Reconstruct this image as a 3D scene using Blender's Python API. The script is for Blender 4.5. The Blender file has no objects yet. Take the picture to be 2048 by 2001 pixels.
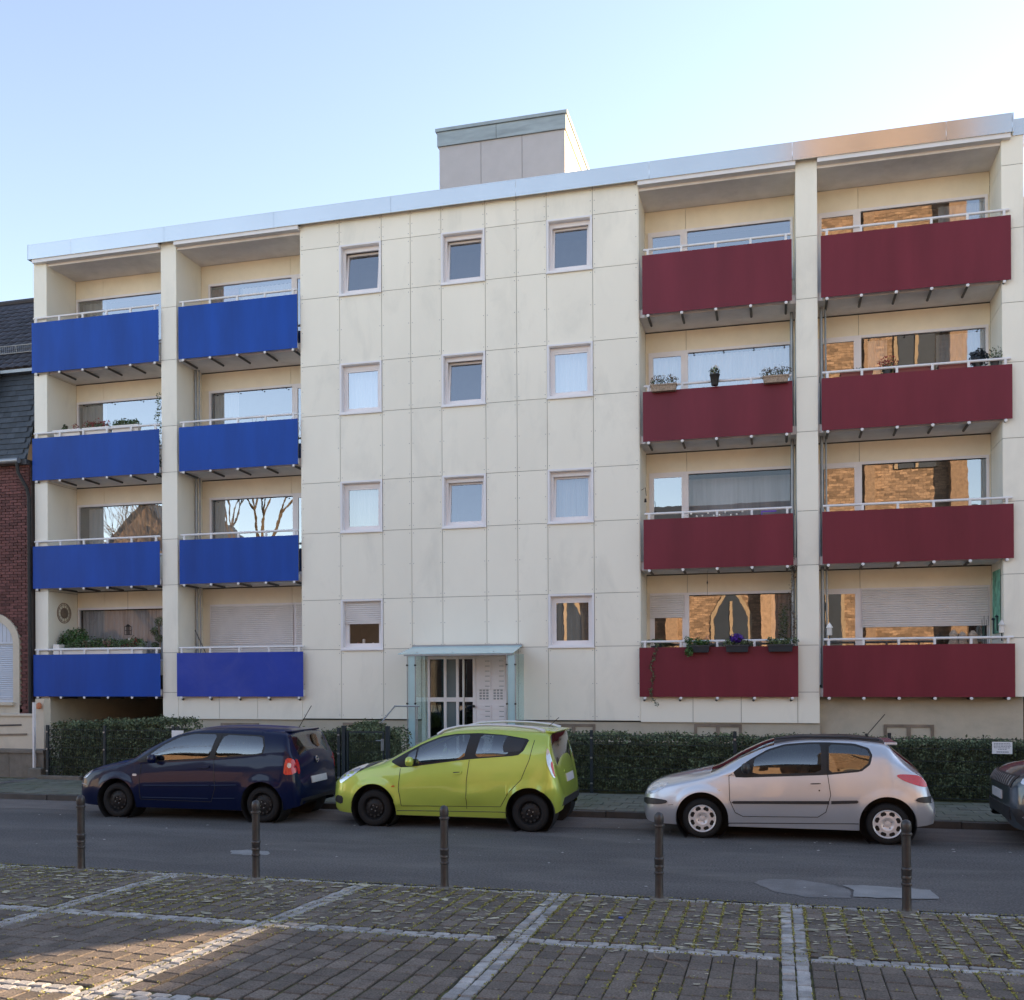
import bpy, bmesh, math, random
import numpy as np
from mathutils import Vector, Matrix
from mathutils.bvhtree import BVHTree
random.seed(7); RNG = np.random.default_rng(7)
SC = bpy.context.scene; COL = SC.collection
R = math.radians

# ------------------------------------------------------------ camera, sky, sun, exposure
cam_d = bpy.data.cameras.new('camera'); cam = bpy.data.objects.new('camera', cam_d); COL.objects.link(cam)
cam.location = (0, 0, 2.2)
YAW = R(14.704)
cam.matrix_world = Matrix.Translation((0, 0, 2.2)) @ Matrix.Rotation(YAW, 4, 'Z') @ Matrix.Rotation(R(90), 4, 'X') @ Matrix.Rotation(-0.0053, 4, 'Z')
cam_d.sensor_width = 36; cam_d.sensor_fit = 'HORIZONTAL'
cam_d.lens = 36 * 2006.9 / 2048
cam_d.shift_y = (1348.0 - 1000.5) / 2048
cam_d.clip_end = 2000
SC.camera = cam
SUN_AZ, SUN_EL = 45.0, 17.0        # azimuth from +X towards +Y
world = bpy.data.worlds.new('World'); SC.world = world; world.use_nodes = True
wn = world.node_tree.nodes; wl = world.node_tree.links
sky = wn.new('ShaderNodeTexSky'); sky.sky_type = 'NISHITA'; sky.sun_disc = False
sky.sun_elevation = R(SUN_EL); sky.sun_rotation = R(90 - SUN_AZ)
sky.air_density = 1.0; sky.dust_density = 0.25; sky.ozone_density = 1.5; sky.altitude = 60
wn['Background'].inputs[1].default_value = 0.105
tint = wn.new('ShaderNodeMix'); tint.data_type = 'RGBA'; tint.blend_type = 'MULTIPLY'; tint.inputs[0].default_value = 1.0; tint.inputs[7].default_value = (1.03, 0.955, 0.925, 1)
hs = wn.new('ShaderNodeHueSaturation'); hs.inputs['Saturation'].default_value = 0.84; wl.new(sky.outputs[0], hs.inputs['Color'])
wl.new(hs.outputs[0], tint.inputs[6]); wl.new(tint.outputs[2], wn['Background'].inputs[0])
sun_d = bpy.data.lights.new('sun', 'SUN'); sun = bpy.data.objects.new('sun', sun_d); COL.objects.link(sun)
sun_d.energy = 5.0; sun_d.angle = R(0.5); sun_d.color = (1.0, 0.72, 0.44)
sdir = Vector((math.cos(R(SUN_EL)) * math.cos(R(SUN_AZ)), math.cos(R(SUN_EL)) * math.sin(R(SUN_AZ)), math.sin(R(SUN_EL))))
sun.rotation_euler = sdir.to_track_quat('Z', 'Y').to_euler()
SC.view_settings.view_transform = 'Standard'; SC.view_settings.look = 'None'
SC.view_settings.gamma = 1.0; SC.view_settings.use_curve_mapping = False
SC.view_settings.exposure = 2.05

# ------------------------------------------------------------ materials
def principled(name):
    m = bpy.data.materials.new(name); m.use_nodes = True
    return m, m.node_tree.nodes, m.node_tree.links, m.node_tree.nodes['Principled BSDF']
def noise(n, l, co, scale, detail=4, rough=0.6, dist=0.0):
    t = n.new('ShaderNodeTexNoise'); t.inputs['Scale'].default_value = scale; t.inputs['Detail'].default_value = detail
    t.inputs['Roughness'].default_value = rough; t.inputs['Distortion'].default_value = dist
    l.new(co, t.inputs['Vector']); return t.outputs['Fac']
def ramp(n, l, fac, a, b, ca=(0, 0, 0), cb=(1, 1, 1)):
    r = n.new('ShaderNodeValToRGB'); r.color_ramp.elements[0].position = a; r.color_ramp.elements[1].position = b
    r.color_ramp.elements[0].color = (*ca, 1); r.color_ramp.elements[1].color = (*cb, 1)
    l.new(fac, r.inputs[0]); return r.outputs[0]
def mix(n, l, fac, a, b, mode='MIX'):
    m = n.new('ShaderNodeMix'); m.data_type = 'RGBA'; m.blend_type = mode
    for s, v in ((m.inputs[0], fac), (m.inputs[6], a), (m.inputs[7], b)):
        if hasattr(v, 'type') or hasattr(v, 'is_linked'): l.new(v, s)
        elif isinstance(v, (int, float)): s.default_value = v
        else: s.default_value = (*v, 1)
    return m.outputs[2]
def pmat(name, col, rough=0.6, metal=0.0, var=0.12, scale=3.0, grain=0.0, gscale=120, bump=0.0, bscale=60, rnd=0.0,
         dirt=None, dscale=1.2, dlo=0.5, dhi=0.75, damt=0.5, coat=0.0, stretch=None, spec=0.5):
    m, n, l, P = principled(name)
    g = n.new('ShaderNodeNewGeometry'); co = g.outputs['Position']
    if stretch:
        mp = n.new('ShaderNodeMapping'); mp.inputs['Scale'].default_value = stretch; l.new(co, mp.inputs[0]); co2 = mp.outputs[0]
    else: co2 = co
    c = mix(n, l, ramp(n, l, noise(n, l, co2, scale), 0.3, 0.7), tuple(v * (1 - var) for v in col), tuple(min(1, v * (1 + var)) for v in col))
    if grain: c = mix(n, l, ramp(n, l, noise(n, l, co, gscale, 2), 0.3, 0.7), c, mix(n, l, 1.0, c, (1 - grain,) * 3, 'MULTIPLY'))
    if rnd:
        oi = n.new('ShaderNodeObjectInfo'); ad = n.new('ShaderNodeMath'); ad.operation = 'ADD'
        l.new(oi.outputs['Random'], ad.inputs[0]); l.new(g.outputs['Random Per Island'], ad.inputs[1])
        fr = n.new('ShaderNodeMath'); fr.operation = 'FRACT'; l.new(ad.outputs[0], fr.inputs[0])
        c = mix(n, l, 1.0, c, ramp(n, l, fr.outputs[0], 0, 1, (1 - rnd,) * 3, (1 + rnd * 0.6,) * 3), 'MULTIPLY')
    if dirt:
        f = ramp(n, l, noise(n, l, co2, dscale, 6, 0.65, 0.4), dlo, dhi, (0, 0, 0), (damt,) * 3)
        c = mix(n, l, f, c, dirt)
    l.new(c, P.inputs['Base Color'])
    P.inputs['Roughness'].default_value = rough; P.inputs['Metallic'].default_value = metal
    P.inputs['Coat Weight'].default_value = coat; P.inputs['Coat Roughness'].default_value = 0.06
    P.inputs['Specular IOR Level'].default_value = spec
    if bump:
        b = n.new('ShaderNodeBump'); b.inputs['Strength'].default_value = bump; b.inputs['Distance'].default_value = 0.01
        l.new(noise(n, l, co, bscale, 3), b.inputs['Height']); l.new(b.outputs[0], P.inputs['Normal'])
    return m
def glass_mat(name, tint, refl, rough=0.0, wav=0.0, mx_=0.95):
    m = bpy.data.materials.new(name); m.use_nodes = True; n = m.node_tree.nodes; l = m.node_tree.links
    n.remove(n['Principled BSDF']); out = n['Material Output']
    t = n.new('ShaderNodeBsdfTransparent'); t.inputs[0].default_value = (*tint, 1)
    g = n.new('ShaderNodeBsdfGlossy'); g.inputs['Roughness'].default_value = rough; g.inputs[0].default_value = (0.96, 0.97, 1, 1)
    lw = n.new('ShaderNodeLayerWeight'); lw.inputs[0].default_value = 0.35
    mr = n.new('ShaderNodeMapRange'); mr.inputs[3].default_value = refl; mr.inputs[4].default_value = mx_
    l.new(lw.outputs['Fresnel'], mr.inputs[0])
    mx = n.new('ShaderNodeMixShader'); l.new(mr.outputs[0], mx.inputs[0]); l.new(t.outputs[0], mx.inputs[1]); l.new(g.outputs[0], mx.inputs[2])
    l.new(mx.outputs[0], out.inputs[0])
    if wav:
        ge = n.new('ShaderNodeNewGeometry'); b = n.new('ShaderNodeBump'); b.inputs['Strength'].default_value = wav; b.inputs['Distance'].default_value = 0.02
        l.new(noise(n, l, ge.outputs['Position'], 2.2, 2), b.inputs['Height']); l.new(b.outputs[0], g.inputs['Normal'])
    return m
M = {}
M['clad'] = pmat('cream_cladding', (0.84, 0.82, 0.725), 0.55, var=0.03, scale=0.8, stretch=(1, 1, 0.45), dirt=(0.47, 0.48, 0.44), dscale=1.15, dlo=0.52, dhi=0.76, damt=0.30, rnd=0.03)
M['clad_in'] = pmat('cream_recess_cladding', (0.84, 0.76, 0.60), 0.6, var=0.04, rnd=0.03)
M['joint'] = pmat('panel_joint_backing', (0.26, 0.25, 0.23), 0.9)
M['render'] = pmat('plinth_render', (0.50, 0.455, 0.37), 0.9, var=0.06, grain=0.12, bump=0.3, bscale=150, dirt=(0.25, 0.23, 0.19), dlo=0.55, dhi=0.8, damt=0.5)
M['soffit'] = pmat('soffit_concrete', (0.78, 0.75, 0.74), 0.85, var=0.06, dirt=(0.3, 0.29, 0.28), dlo=0.5, dhi=0.8, damt=0.3)
M['blue'] = pmat('blue_parapet', (0.003, 0.055, 0.34), 0.40, var=0.20, scale=1.6, spec=0.22, stretch=(1, 1, 0.18))
M['blue_paler'] = pmat('paler_blue_parapet', (0.030, 0.060, 0.38), 0.5, var=0.08, scale=1.5, spec=0.15, dirt=(0.10, 0.12, 0.40), dlo=0.45, dhi=0.8, damt=0.5)  # paler blue with soft lighter patches
M['red'] = pmat('wine_red_parapet', (0.155, 0.020, 0.036), 0.40, var=0.15, scale=1.6, spec=0.25, stretch=(1, 1, 0.18))
M['white_metal'] = pmat('white_painted_metal', (0.72, 0.72, 0.74), 0.4, var=0.04)
M['dark_metal'] = pmat('dark_bracket_metal', (0.05, 0.05, 0.055), 0.5)
M['zinc'] = pmat('zinc_pipe', (0.30, 0.32, 0.34), 0.45, metal=0.6, var=0.12)
M['fascia'] = pmat('pale_metal_fascia', (0.60, 0.61, 0.60), 0.13, metal=0.75, var=0.04, scale=0.6)
M['fascia_zinc'] = pmat('weathered_zinc_band', (0.28, 0.33, 0.35), 0.5, metal=0.3, var=0.2, scale=2.5, stretch=(0.5, 1, 3))
M['tower'] = pmat('grey_tower_board', (0.43, 0.43, 0.455), 0.8, var=0.04, dirt=(0.3, 0.29, 0.32), dlo=0.6, dhi=0.8, damt=0.4)
M['tower_sunlit'] = pmat('sunlit_tower_side', (0.72, 0.68, 0.58), 0.8, var=0.04)  # tower board lightened and warmed to show sun on its side
M['frame'] = pmat('window_frame_white', (0.80, 0.77, 0.78), 0.4, var=0.03)
M['surround'] = pmat('window_surround_lilac', (0.76, 0.76, 0.79), 0.4, var=0.03)
M['shutter'] = pmat('roller_shutter_slats', (0.68, 0.655, 0.645), 0.6, var=0.05)
M['shutter_blue'] = pmat('pale_blue_shutter', (0.52, 0.58, 0.68), 0.5, var=0.04)
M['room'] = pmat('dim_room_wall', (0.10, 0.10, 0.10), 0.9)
M['curtain'] = pmat('net_curtain', (0.62, 0.61, 0.62), 0.9, var=0.12, scale=9, stretch=(1, 1, 0.05))
M['curtain_grey'] = pmat('grey_curtain', (0.44, 0.43, 0.43), 0.9, var=0.2, scale=9, stretch=(1, 1, 0.05))
M['curtain_red'] = pmat('red_curtain', (0.30, 0.12, 0.12), 0.9, var=0.4, scale=6)
M['glass'] = glass_mat('window_glass', (0.80, 0.84, 0.86), 0.29, wav=0.016)
M['glass_sash'] = glass_mat('sash_glass', (0.80, 0.84, 0.86), 0.22, wav=0.02)
M['glass_bright'] = glass_mat('mirroring_sash_glass', (0.80, 0.84, 0.86), 0.34, wav=0.02)
M['glass_low'] = glass_mat('dull_window_glass', (0.9, 0.92, 0.95), 0.04, mx_=0.6)
M['glass_aqua'] = glass_mat('canopy_glass', (0.84, 0.93, 0.94), 0.05, mx_=0.25)
M['aqua_film'] = pmat('frosted_aqua_glass', (0.40, 0.60, 0.64), 0.15, var=0.05, spec=0.7)
M['glass_dark'] = glass_mat('door_glass', (0.25, 0.27, 0.28), 0.10)
M['glass_frost'] = pmat('frosted_door_glass', (0.14, 0.18, 0.20), 0.2, var=0.05)
M['door_white'] = pmat('door_frame_pinkish_white', (0.84, 0.79, 0.81), 0.45, var=0.03)
M['black'] = pmat('black_rubber', (0.012, 0.012, 0.013), 0.6, var=0.2)
M['brick_red'] = pmat('dark_red_brick', (0.15, 0.062, 0.058), 0.85, var=0.25, scale=14, rnd=0.35, dirt=(0.42, 0.36, 0.32), dscale=22, dlo=0.66, dhi=0.72, damt=0.8, bump=0.3, bscale=120)
M['mortar'] = pmat('brick_mortar', (0.13, 0.11, 0.105), 0.95, grain=0.3)
M['brick_church'] = pmat('church_brick', (0.29, 0.195, 0.125), 0.9, var=0.3, scale=6, rnd=0.5, grain=0.3, gscale=30)
M['church_mortar'] = pmat('church_mortar', (0.16, 0.10, 0.06), 0.95)
M['stone_trim'] = pmat('church_stone_trim', (0.27, 0.205, 0.135), 0.85)
M['slate'] = pmat('dark_slate', (0.050, 0.062, 0.078), 0.6, var=0.2, rnd=0.35, scale=9)
M['roof_tile'] = pmat('charcoal_roof_tile', (0.040, 0.038, 0.048), 0.6, var=0.2, rnd=0.4, scale=9)
M['roof_red'] = pmat('red_roof', (0.22, 0.09, 0.06), 0.8)
M['cream_render'] = pmat('cream_render', (0.62, 0.56, 0.46), 0.85, var=0.05, grain=0.08, dirt=(0.35, 0.31, 0.25), dlo=0.55, dhi=0.8, damt=0.5)
M['concrete'] = pmat('stained_concrete', (0.20, 0.18, 0.155), 0.9, var=0.2, scale=4, grain=0.2, bump=0.4, bscale=60, dirt=(0.08, 0.08, 0.06), dscale=2, dlo=0.45, dhi=0.75, damt=0.6)
M['asphalt'] = pmat('worn_asphalt', (0.145, 0.137, 0.134), 0.85, var=0.24, scale=0.9, grain=0.7, gscale=42, bump=1.0, bscale=60, stretch=(0.35, 1, 1), dirt=(0.18, 0.168, 0.155), dscale=1.4, dlo=0.48, dhi=0.75, damt=0.6)
M['asphalt_gutter'] = pmat('gutter_asphalt', (0.195, 0.172, 0.158), 0.9, var=0.25, scale=2.5, grain=0.45, gscale=80, bump=0.5, bscale=200, stretch=(0.3, 1, 1))
M['asphalt_patch'] = pmat('pale_road_patch', (0.215, 0.21, 0.21), 0.9, var=0.2, grain=0.4, gscale=140, bump=0.5, bscale=180)
M['asphalt_patch2'] = pmat('lighter_road_patch', (0.29, 0.29, 0.29), 0.9, var=0.16, grain=0.35, gscale=140)
M['kerb'] = pmat('kerb_stone', (0.085, 0.08, 0.075), 0.85, var=0.2, rnd=0.15, grain=0.25, bump=0.4)
M['slab'] = pmat('mossy_pavement_slab', (0.165, 0.168, 0.135), 0.9, var=0.2, scale=2, rnd=0.12, grain=0.25, dirt=(0.06, 0.085, 0.03), dscale=1.2, dlo=0.45, dhi=0.75, damt=0.6)
M['paver'] = pmat('dark_clinker_paver', (0.205, 0.170, 0.142), 0.85, var=0.22, scale=5, rnd=0.32, grain=0.6, gscale=60, bump=0.9, bscale=70, dirt=(0.15, 0.15, 0.13), dscale=14, dlo=0.62, dhi=0.74, damt=0.55)
M['bounce_forecourt'] = pmat('pale_bounce_ground', (0.55, 0.51, 0.45), 0.9, var=0.15, scale=2, grain=0.2)  # ground kept pale to bounce sun onto the facade
M['sett'] = pmat('pale_granite_sett', (0.44, 0.43, 0.42), 0.85, var=0.25, scale=9, rnd=0.30, grain=0.35, gscale=150, bump=0.9, bscale=70, dirt=(0.18, 0.19, 0.12), dscale=8, dlo=0.58, dhi=0.74, damt=0.5)
M['bed'] = pmat('mossy_joint_sand', (0.052, 0.050, 0.030), 0.95, var=0.4, scale=7, grain=0.5, dirt=(0.14, 0.145, 0.035), dscale=3, dlo=0.46, dhi=0.62, damt=0.8)
M['moss'] = pmat('yellow_green_moss', (0.27, 0.27, 0.07), 0.95, var=0.4, scale=20, rnd=0.5)
M['moss_dry'] = pmat('brown_dry_moss', (0.19, 0.13, 0.06), 0.95, var=0.4, scale=20, rnd=0.5)
M['fleck'] = pmat('pale_lichen_fleck', (0.36, 0.335, 0.25), 0.95, var=0.3, rnd=0.55)
M['soil'] = pmat('garden_soil', (0.06, 0.05, 0.035), 0.95, var=0.4, scale=3, grain=0.4, bump=0.8, bscale=20)
M['leaf'] = pmat('hedge_leaf', (0.115, 0.150, 0.080), 0.6, var=0.5, scale=5, rnd=0.75, spec=0.25)
M['leaf_bright'] = pmat('fresh_leaf', (0.055, 0.13, 0.03), 0.5, var=0.4, rnd=0.5)
M['leaf_dry'] = pmat('dry_brown_stem', (0.11, 0.08, 0.05), 0.8, var=0.3, rnd=0.5)
M['flower_red'] = pmat('red_petals', (0.28, 0.03, 0.04), 0.6, rnd=0.4)
M['flower_pink'] = pmat('pink_petals', (0.45, 0.22, 0.20), 0.6, rnd=0.4)
M['flower_violet'] = pmat('violet_petals', (0.07, 0.015, 0.30), 0.6, rnd=0.4)
M['flower_white'] = pmat('white_petals', (0.75, 0.73, 0.7), 0.6, rnd=0.2)
M['planter_white'] = pmat('white_planter', (0.75, 0.73, 0.70), 0.5, var=0.04)
M['planter_dark'] = pmat('dark_planter', (0.02, 0.028, 0.04), 0.45)
M['planter_red'] = pmat('terracotta_red_planter', (0.20, 0.05, 0.045), 0.6)
M['wicker'] = pmat('wicker', (0.33, 0.26, 0.20), 0.8, var=0.5, scale=40)
M['fence'] = pmat('dark_green_fence_steel', (0.010, 0.020, 0.028), 0.5)
M['iron'] = pmat('bollard_iron', (0.030, 0.028, 0.029), 0.42, var=0.3, scale=12, dirt=(0.075, 0.065, 0.06), dscale=14, dlo=0.62, dhi=0.8, damt=0.4, spec=0.6)
M['steel'] = pmat('galvanised_steel', (0.35, 0.37, 0.39), 0.35, metal=0.8)
M['paper'] = pmat('white_sign_face', (0.75, 0.76, 0.78), 0.5, var=0.02)
M['print'] = pmat('grey_print', (0.16, 0.17, 0.22), 0.7)
M['lamp_orange'] = pmat('orange_brown_lamp', (0.45, 0.14, 0.05), 0.4)
M['blue_scrap'] = pmat('blue_plastic', (0.03, 0.08, 0.4), 0.4)
M['cloth_green'] = pmat('green_hanging_cloth', (0.14, 0.34, 0.25), 0.8, var=0.5, scale=5)
M['purple'] = pmat('purple_plastic', (0.13, 0.06, 0.42), 0.5)
M['wood'] = pmat('weathered_wood', (0.20, 0.16, 0.125), 0.7, var=0.3)

# ------------------------------------------------------------ mesh helpers
class MB:
    def __init__(s): s.v = []; s.f = []
    def add(s, vs, fs):
        o = len(s.v); s.v += [tuple(p) for p in vs]; s.f += [tuple(i + o for i in f) for f in fs]; return s
    def box(s, x0, x1, y0, y1, z0, z1):
        return s.add([(x0, y0, z0), (x1, y0, z0), (x1, y1, z0), (x0, y1, z0), (x0, y0, z1), (x1, y0, z1), (x1, y1, z1), (x0, y1, z1)],
                     [(0, 3, 2, 1), (4, 5, 6, 7), (0, 1, 5, 4), (1, 2, 6, 5), (2, 3, 7, 6), (3, 0, 4, 7)])
    def mbox(s, mat, sx, sy, sz):
        p = [mat @ Vector((a * sx / 2, b * sy / 2, c * sz / 2)) for c in (-1, 1) for a, b in ((-1, -1), (1, -1), (1, 1), (-1, 1))]
        return s.add(p, [(0, 3, 2, 1), (4, 5, 6, 7), (0, 1, 5, 4), (1, 2, 6, 5), (2, 3, 7, 6), (3, 0, 4, 7)])
    def tube(s, pts, r, n=8, cap=True):
        pts = [Vector(p) for p in pts]; rr = r if isinstance(r, (list, tuple)) else [r] * len(pts)
        vs = []; fs = []; prev = None
        for i, p in enumerate(pts):
            d = (pts[min(i + 1, len(pts) - 1)] - pts[max(i - 1, 0)]).normalized()
            if prev is None: a = d.orthogonal().normalized()
            else: a = (prev - d * prev.dot(d)); a = a.normalized() if a.length > 1e-6 else d.orthogonal().normalized()
            prev = a; b = d.cross(a)
            for k in range(n):
                t = 2 * math.pi * k / n; vs.append(p + (a * math.cos(t) + b * math.sin(t)) * rr[i])
        for i in range(len(pts) - 1):
            for k in range(n): fs.append((i * n + k, i * n + (k + 1) % n, (i + 1) * n + (k + 1) % n, (i + 1) * n + k))
        if cap: fs.append(tuple(range(n))[::-1]); fs.append(tuple((len(pts) - 1) * n + k for k in range(n)))
        return s.add(vs, fs)
    def lathe(s, prof, mat=None, n=20, cap=True):
        mat = mat or Matrix.Identity(4); vs = []; fs = []
        for r, z in prof:
            for k in range(n):
                t = 2 * math.pi * k / n; vs.append(mat @ Vector((r * math.cos(t), r * math.sin(t), z)))
        for i in range(len(prof) - 1):
            for k in range(n): fs.append((i * n + k, i * n + (k + 1) % n, (i + 1) * n + (k + 1) % n, (i + 1) * n + k))
        if cap: fs.append(tuple(range(n))[::-1]); fs.append(tuple((len(prof) - 1) * n + k for k in range(n)))
        return s.add(vs, fs)
    def prism(s, pts, y0, y1):          # polygon in x,z swept along y
        n = len(pts)
        return s.add([(x, y0, z) for x, z in pts] + [(x, y1, z) for x, z in pts],
                     [tuple(range(n)), tuple(range(2 * n - 1, n - 1, -1))] + [(i, i + n, (i + 1) % n + n, (i + 1) % n) for i in range(n)])
    def prismz(s, pts, z0, z1):
        n = len(pts)
        return s.add([(x, y, z0) for x, y in pts] + [(x, y, z1) for x, y in pts],
                     [tuple(range(n))[::-1], tuple(range(n, 2 * n))] + [(i, (i + 1) % n, (i + 1) % n + n, i + n) for i in range(n)])
    def mesh(s, name, mat, smooth=False):
        me = bpy.data.meshes.new(name); me.from_pydata(s.v, [], s.f)
        if mat: me.materials.append(mat)
        if smooth:
            me.polygons.foreach_set('use_smooth', [True] * len(me.polygons))
            try: me.set_sharp_from_angle(angle=R(38))
            except Exception: pass
        me.update(); return me
    def build(s, name, mat, parent=None, label=None, cat=None, group=None, kind=None, smooth=False, bevel=0, loc=None):
        o = bpy.data.objects.new(name, s.mesh(name, mat, smooth)); COL.objects.link(o)
        if loc: o.location = loc
        attach(o, parent); tag(o, label, cat, group, kind)
        if bevel:
            b = o.modifiers.new('bevel', 'BEVEL'); b.width = bevel; b.segments = 2; b.limit_method = 'ANGLE'
        return o
def attach(o, parent):
    if parent is not None:
        o.parent = parent
        if parent.type == 'EMPTY': o.matrix_parent_inverse = Matrix.Translation(-Vector(parent.location))
def tag(o, label=None, cat=None, group=None, kind=None):
    for k, v in (('label', label), ('category', cat), ('group', group), ('kind', kind)):
        if v: o[k] = v
    return o
def thing(name, label, cat, loc=(0, 0, 0), group=None):
    o = bpy.data.objects.new(name, None); o.empty_display_size = 0.2; COL.objects.link(o); o.location = loc
    return tag(o, label, cat, group)
def fast_mesh(name, V, F, mat, smooth=False):
    me = bpy.data.meshes.new(name); me.from_pydata(V.tolist() if hasattr(V, 'tolist') else V, [], F.tolist() if hasattr(F, 'tolist') else F)
    me.materials.append(mat); me.update(); return me
def leaf_quads(P, N, size, flat=0.5):
    """small folded leaf quads at points P facing roughly N"""
    n = len(P); d = RNG.normal(size=(n, 3)); d = N + d * flat; d /= np.linalg.norm(d, axis=1)[:, None]
    a = np.cross(d, RNG.normal(size=(n, 3))); a /= np.linalg.norm(a, axis=1)[:, None] + 1e-9
    b = np.cross(d, a); s = (size * (0.6 + 0.8 * RNG.random(n)))[:, None]
    V = np.stack([P - a * s * .5, P + b * s * .28 + d * s * .08, P + a * s * .5, P - b * s * .28 + d * s * .08], 1).reshape(-1, 3)
    F = np.arange(4 * n).reshape(n, 4); return V, F
def blob_leaves(centers, radii, n, size):
    P = []; N = []
    for c, r in zip(centers, radii):
        d = RNG.normal(size=(n, 3)); d /= np.linalg.norm(d, axis=1)[:, None]
        rr = np.array(r) * (0.55 + 0.5 * RNG.random((n, 1)))
        P.append(np.array(c) + d * rr); N.append(d)
    return leaf_quads(np.concatenate(P), np.concatenate(N), size, 0.6)
def leaf_obj(name, VF, mat, parent=None, **kw):
    o = bpy.data.objects.new(name, fast_mesh(name, VF[0], VF[1], mat)); COL.objects.link(o); attach(o, parent); tag(o, **kw); return o

# ============================================================ GROUND, ROAD, PAVEMENT
def sheet(name, x0, x1, y0, y1, z, mat, label=None, kind='structure'):
    return MB().add([(x0, y0, z), (x1, y0, z), (x1, y1, z), (x0, y1, z)], [(0, 1, 2, 3)]).build(name, mat, kind=kind, label=label)
sheet('ground', -500, 500, -500, 700, -0.09, M['soil'])
KY = 15.10                                                    # kerb face
def ystrip(name, yA, yB, z, mat, wob=0.0, x0=-60, x1=60, n=240):
    vs = []; fs = []
    for i in range(n + 1):
        x = x0 + (x1 - x0) * i / n; w = wob * (math.sin(x * 2.1) + math.sin(x * 5.3 + 1) * .6 + random.uniform(-.5, .5))
        vs += [(x, yA + w, z), (x, yB, z)]
        if i: fs.append((2 * i - 2, 2 * i, 2 * i + 1, 2 * i - 1))
    return MB().add(vs, fs).build(name, mat, kind='structure')
ystrip('road', 9.86, KY, 0.0, M['asphalt'])
ystrip('gutter', 14.05, KY, 0.004, M['asphalt_gutter'], wob=0.05)
def blobsheet(name, pts, z, mat, label):
    out = []
    for i in range(len(pts)):
        a = Vector(pts[i]); b = Vector(pts[(i + 1) % len(pts)])
        for k in range(5): p = a.lerp(b, k / 5); out.append((p.x + random.uniform(-.012, .012), p.y + random.uniform(-.02, .02), z))
    return MB().add(out, [tuple(range(len(out)))]).build(name, mat, kind='structure', label=label)
blobsheet('asphalt_patch', [(-0.24, 10.8), (-0.08, 11.02), (0.25, 11.04), (0.55, 10.86), (0.72, 10.62), (0.70, 10.28), (0.31, 10.19), (-0.02, 10.4)][::-1], 0.004, M['asphalt_patch'], 'pale oval repair patch in the asphalt before the silver car')
blobsheet('asphalt_patch', [(0.66, 10.86), (1.0, 10.90), (1.5, 10.80), (1.52, 10.40), (1.0, 10.33), (0.72, 10.30), (0.76, 10.6)][::-1], 0.008, M['asphalt_patch2'], 'lightest repair patch in the asphalt left of the rightmost bollard')
blobsheet('asphalt_patch', [(-6.63, 11.27), (-6.39, 11.39), (-6.1, 11.3), (-6.0, 11.1), (-6.2, 11.03), (-6.47, 11.05)][::-1], 0.004, M['asphalt_patch2'], 'small pale scar in the asphalt behind the second bollard')

kerb = MB().box(-60, 60, KY + 0.13, KY + 0.145, -0.05, 0.085).build('kerb', M['kerb'], kind='structure')
x = -20.0
kst = MB().box(-.492, .492, 0, 0.13, -0.05, 0.10)
kme = kst.mesh('kerb_stone', M['kerb'])
while x < 9:
    o = bpy.data.objects.new('kerb_stone', kme); COL.objects.link(o); o.location = (x, KY + random.uniform(-.008, .008), random.uniform(-.006, .004)); o.parent = kerb
    x += 1.0
mb = MB().box(-60, -20.5, KY, KY + .13, -.05, .1).box(8.5, 60, KY, KY + .13, -.05, .1)
mb.build('kerb_run', M['kerb'], kerb)
# pavement: base, moss-jointed slabs as real pieces
pv = sheet('pavement', -60, 60, KY + 0.145, 17.75, 0.080, M['bed'])
mb = MB()
for i in range(-64, 28):
    for j in range(7):
        if -16 - .1 < i * .3 < 7.2:
            xx = i * .3 + (.15 if j % 2 else 0); yy = KY + .15 + j * .3
            z = .10 + random.uniform(-.004, .004); mb.box(xx + .006, xx + .294, yy + .006, yy + .294, .07, z)
mb.build('pavement_slab', M['slab'], pv, kind='stuff')
mb = MB().box(-60, -16.0, KY + .145, 17.75, .075, .099).box(7.3, 60, KY + .145, 17.75, .075, .099)
mb.build('pavement_edge', M['slab'], pv)
# driveway asphalt at left and garden soil
sheet('garden_soil', -14.6, 5.2, 17.75, 22.1, 0.06, M['soil'])
sheet('driveway', -14.9, -14.62, 15.3, 22.0, 0.104, M['asphalt'])

# ------------------------------------------------------------ plaza of clinker pavers and granite setts
def warp(u, Y):
    ks = [-10.9, -8.7, -6.45, -4.17, -2.085, 0.135, 2.335, 4.5]
    sl = [.10, .10, .10, .11, .008, .0, .0, .0]
    return u + float(np.interp(u, ks, sl)) * (Y - 9.0)
SX = [-10.9, -8.7, -6.53, -4.27, -2.085, 0.135, 2.335, 4.5]
SYT = [6.03, 8.03]
YE = 9.80
plaza = sheet('plaza', -12.2, 5.8, 4.3, 9.87, -0.016, M['bed'])
def piece_mesh(name, sx, sy, mat, seed, bev=.007, rough=0.0):
    rd = random.Random(seed); b = bev
    J = lambda v, a: v + rd.uniform(-a, a)
    vs = []
    for z, k in ((-.05, 0), (-b, 0), (0, b)):
        for a, c in ((-1, -1), (1, -1), (1, 1), (-1, 1)):
            vs.append((J(a * (sx / 2 - k), rough), J(c * (sy / 2 - k), rough), J(z, rough * .5 + (.0015 if k else 0))))
    fs = [(8, 9, 10, 11)]
    for l_ in (0, 4):
        for i in range(4): fs.append((l_ + i, l_ + (i + 1) % 4, l_ + 4 + (i + 1) % 4, l_ + 4 + i))
    return vs, fs
PV = [piece_mesh('paver', .155, .200, M['paver'], s) for s in range(4)]
ST = [piece_mesh('sett', .092, .118, M['sett'], s, .008, .005) for s in range(6)]
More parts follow.
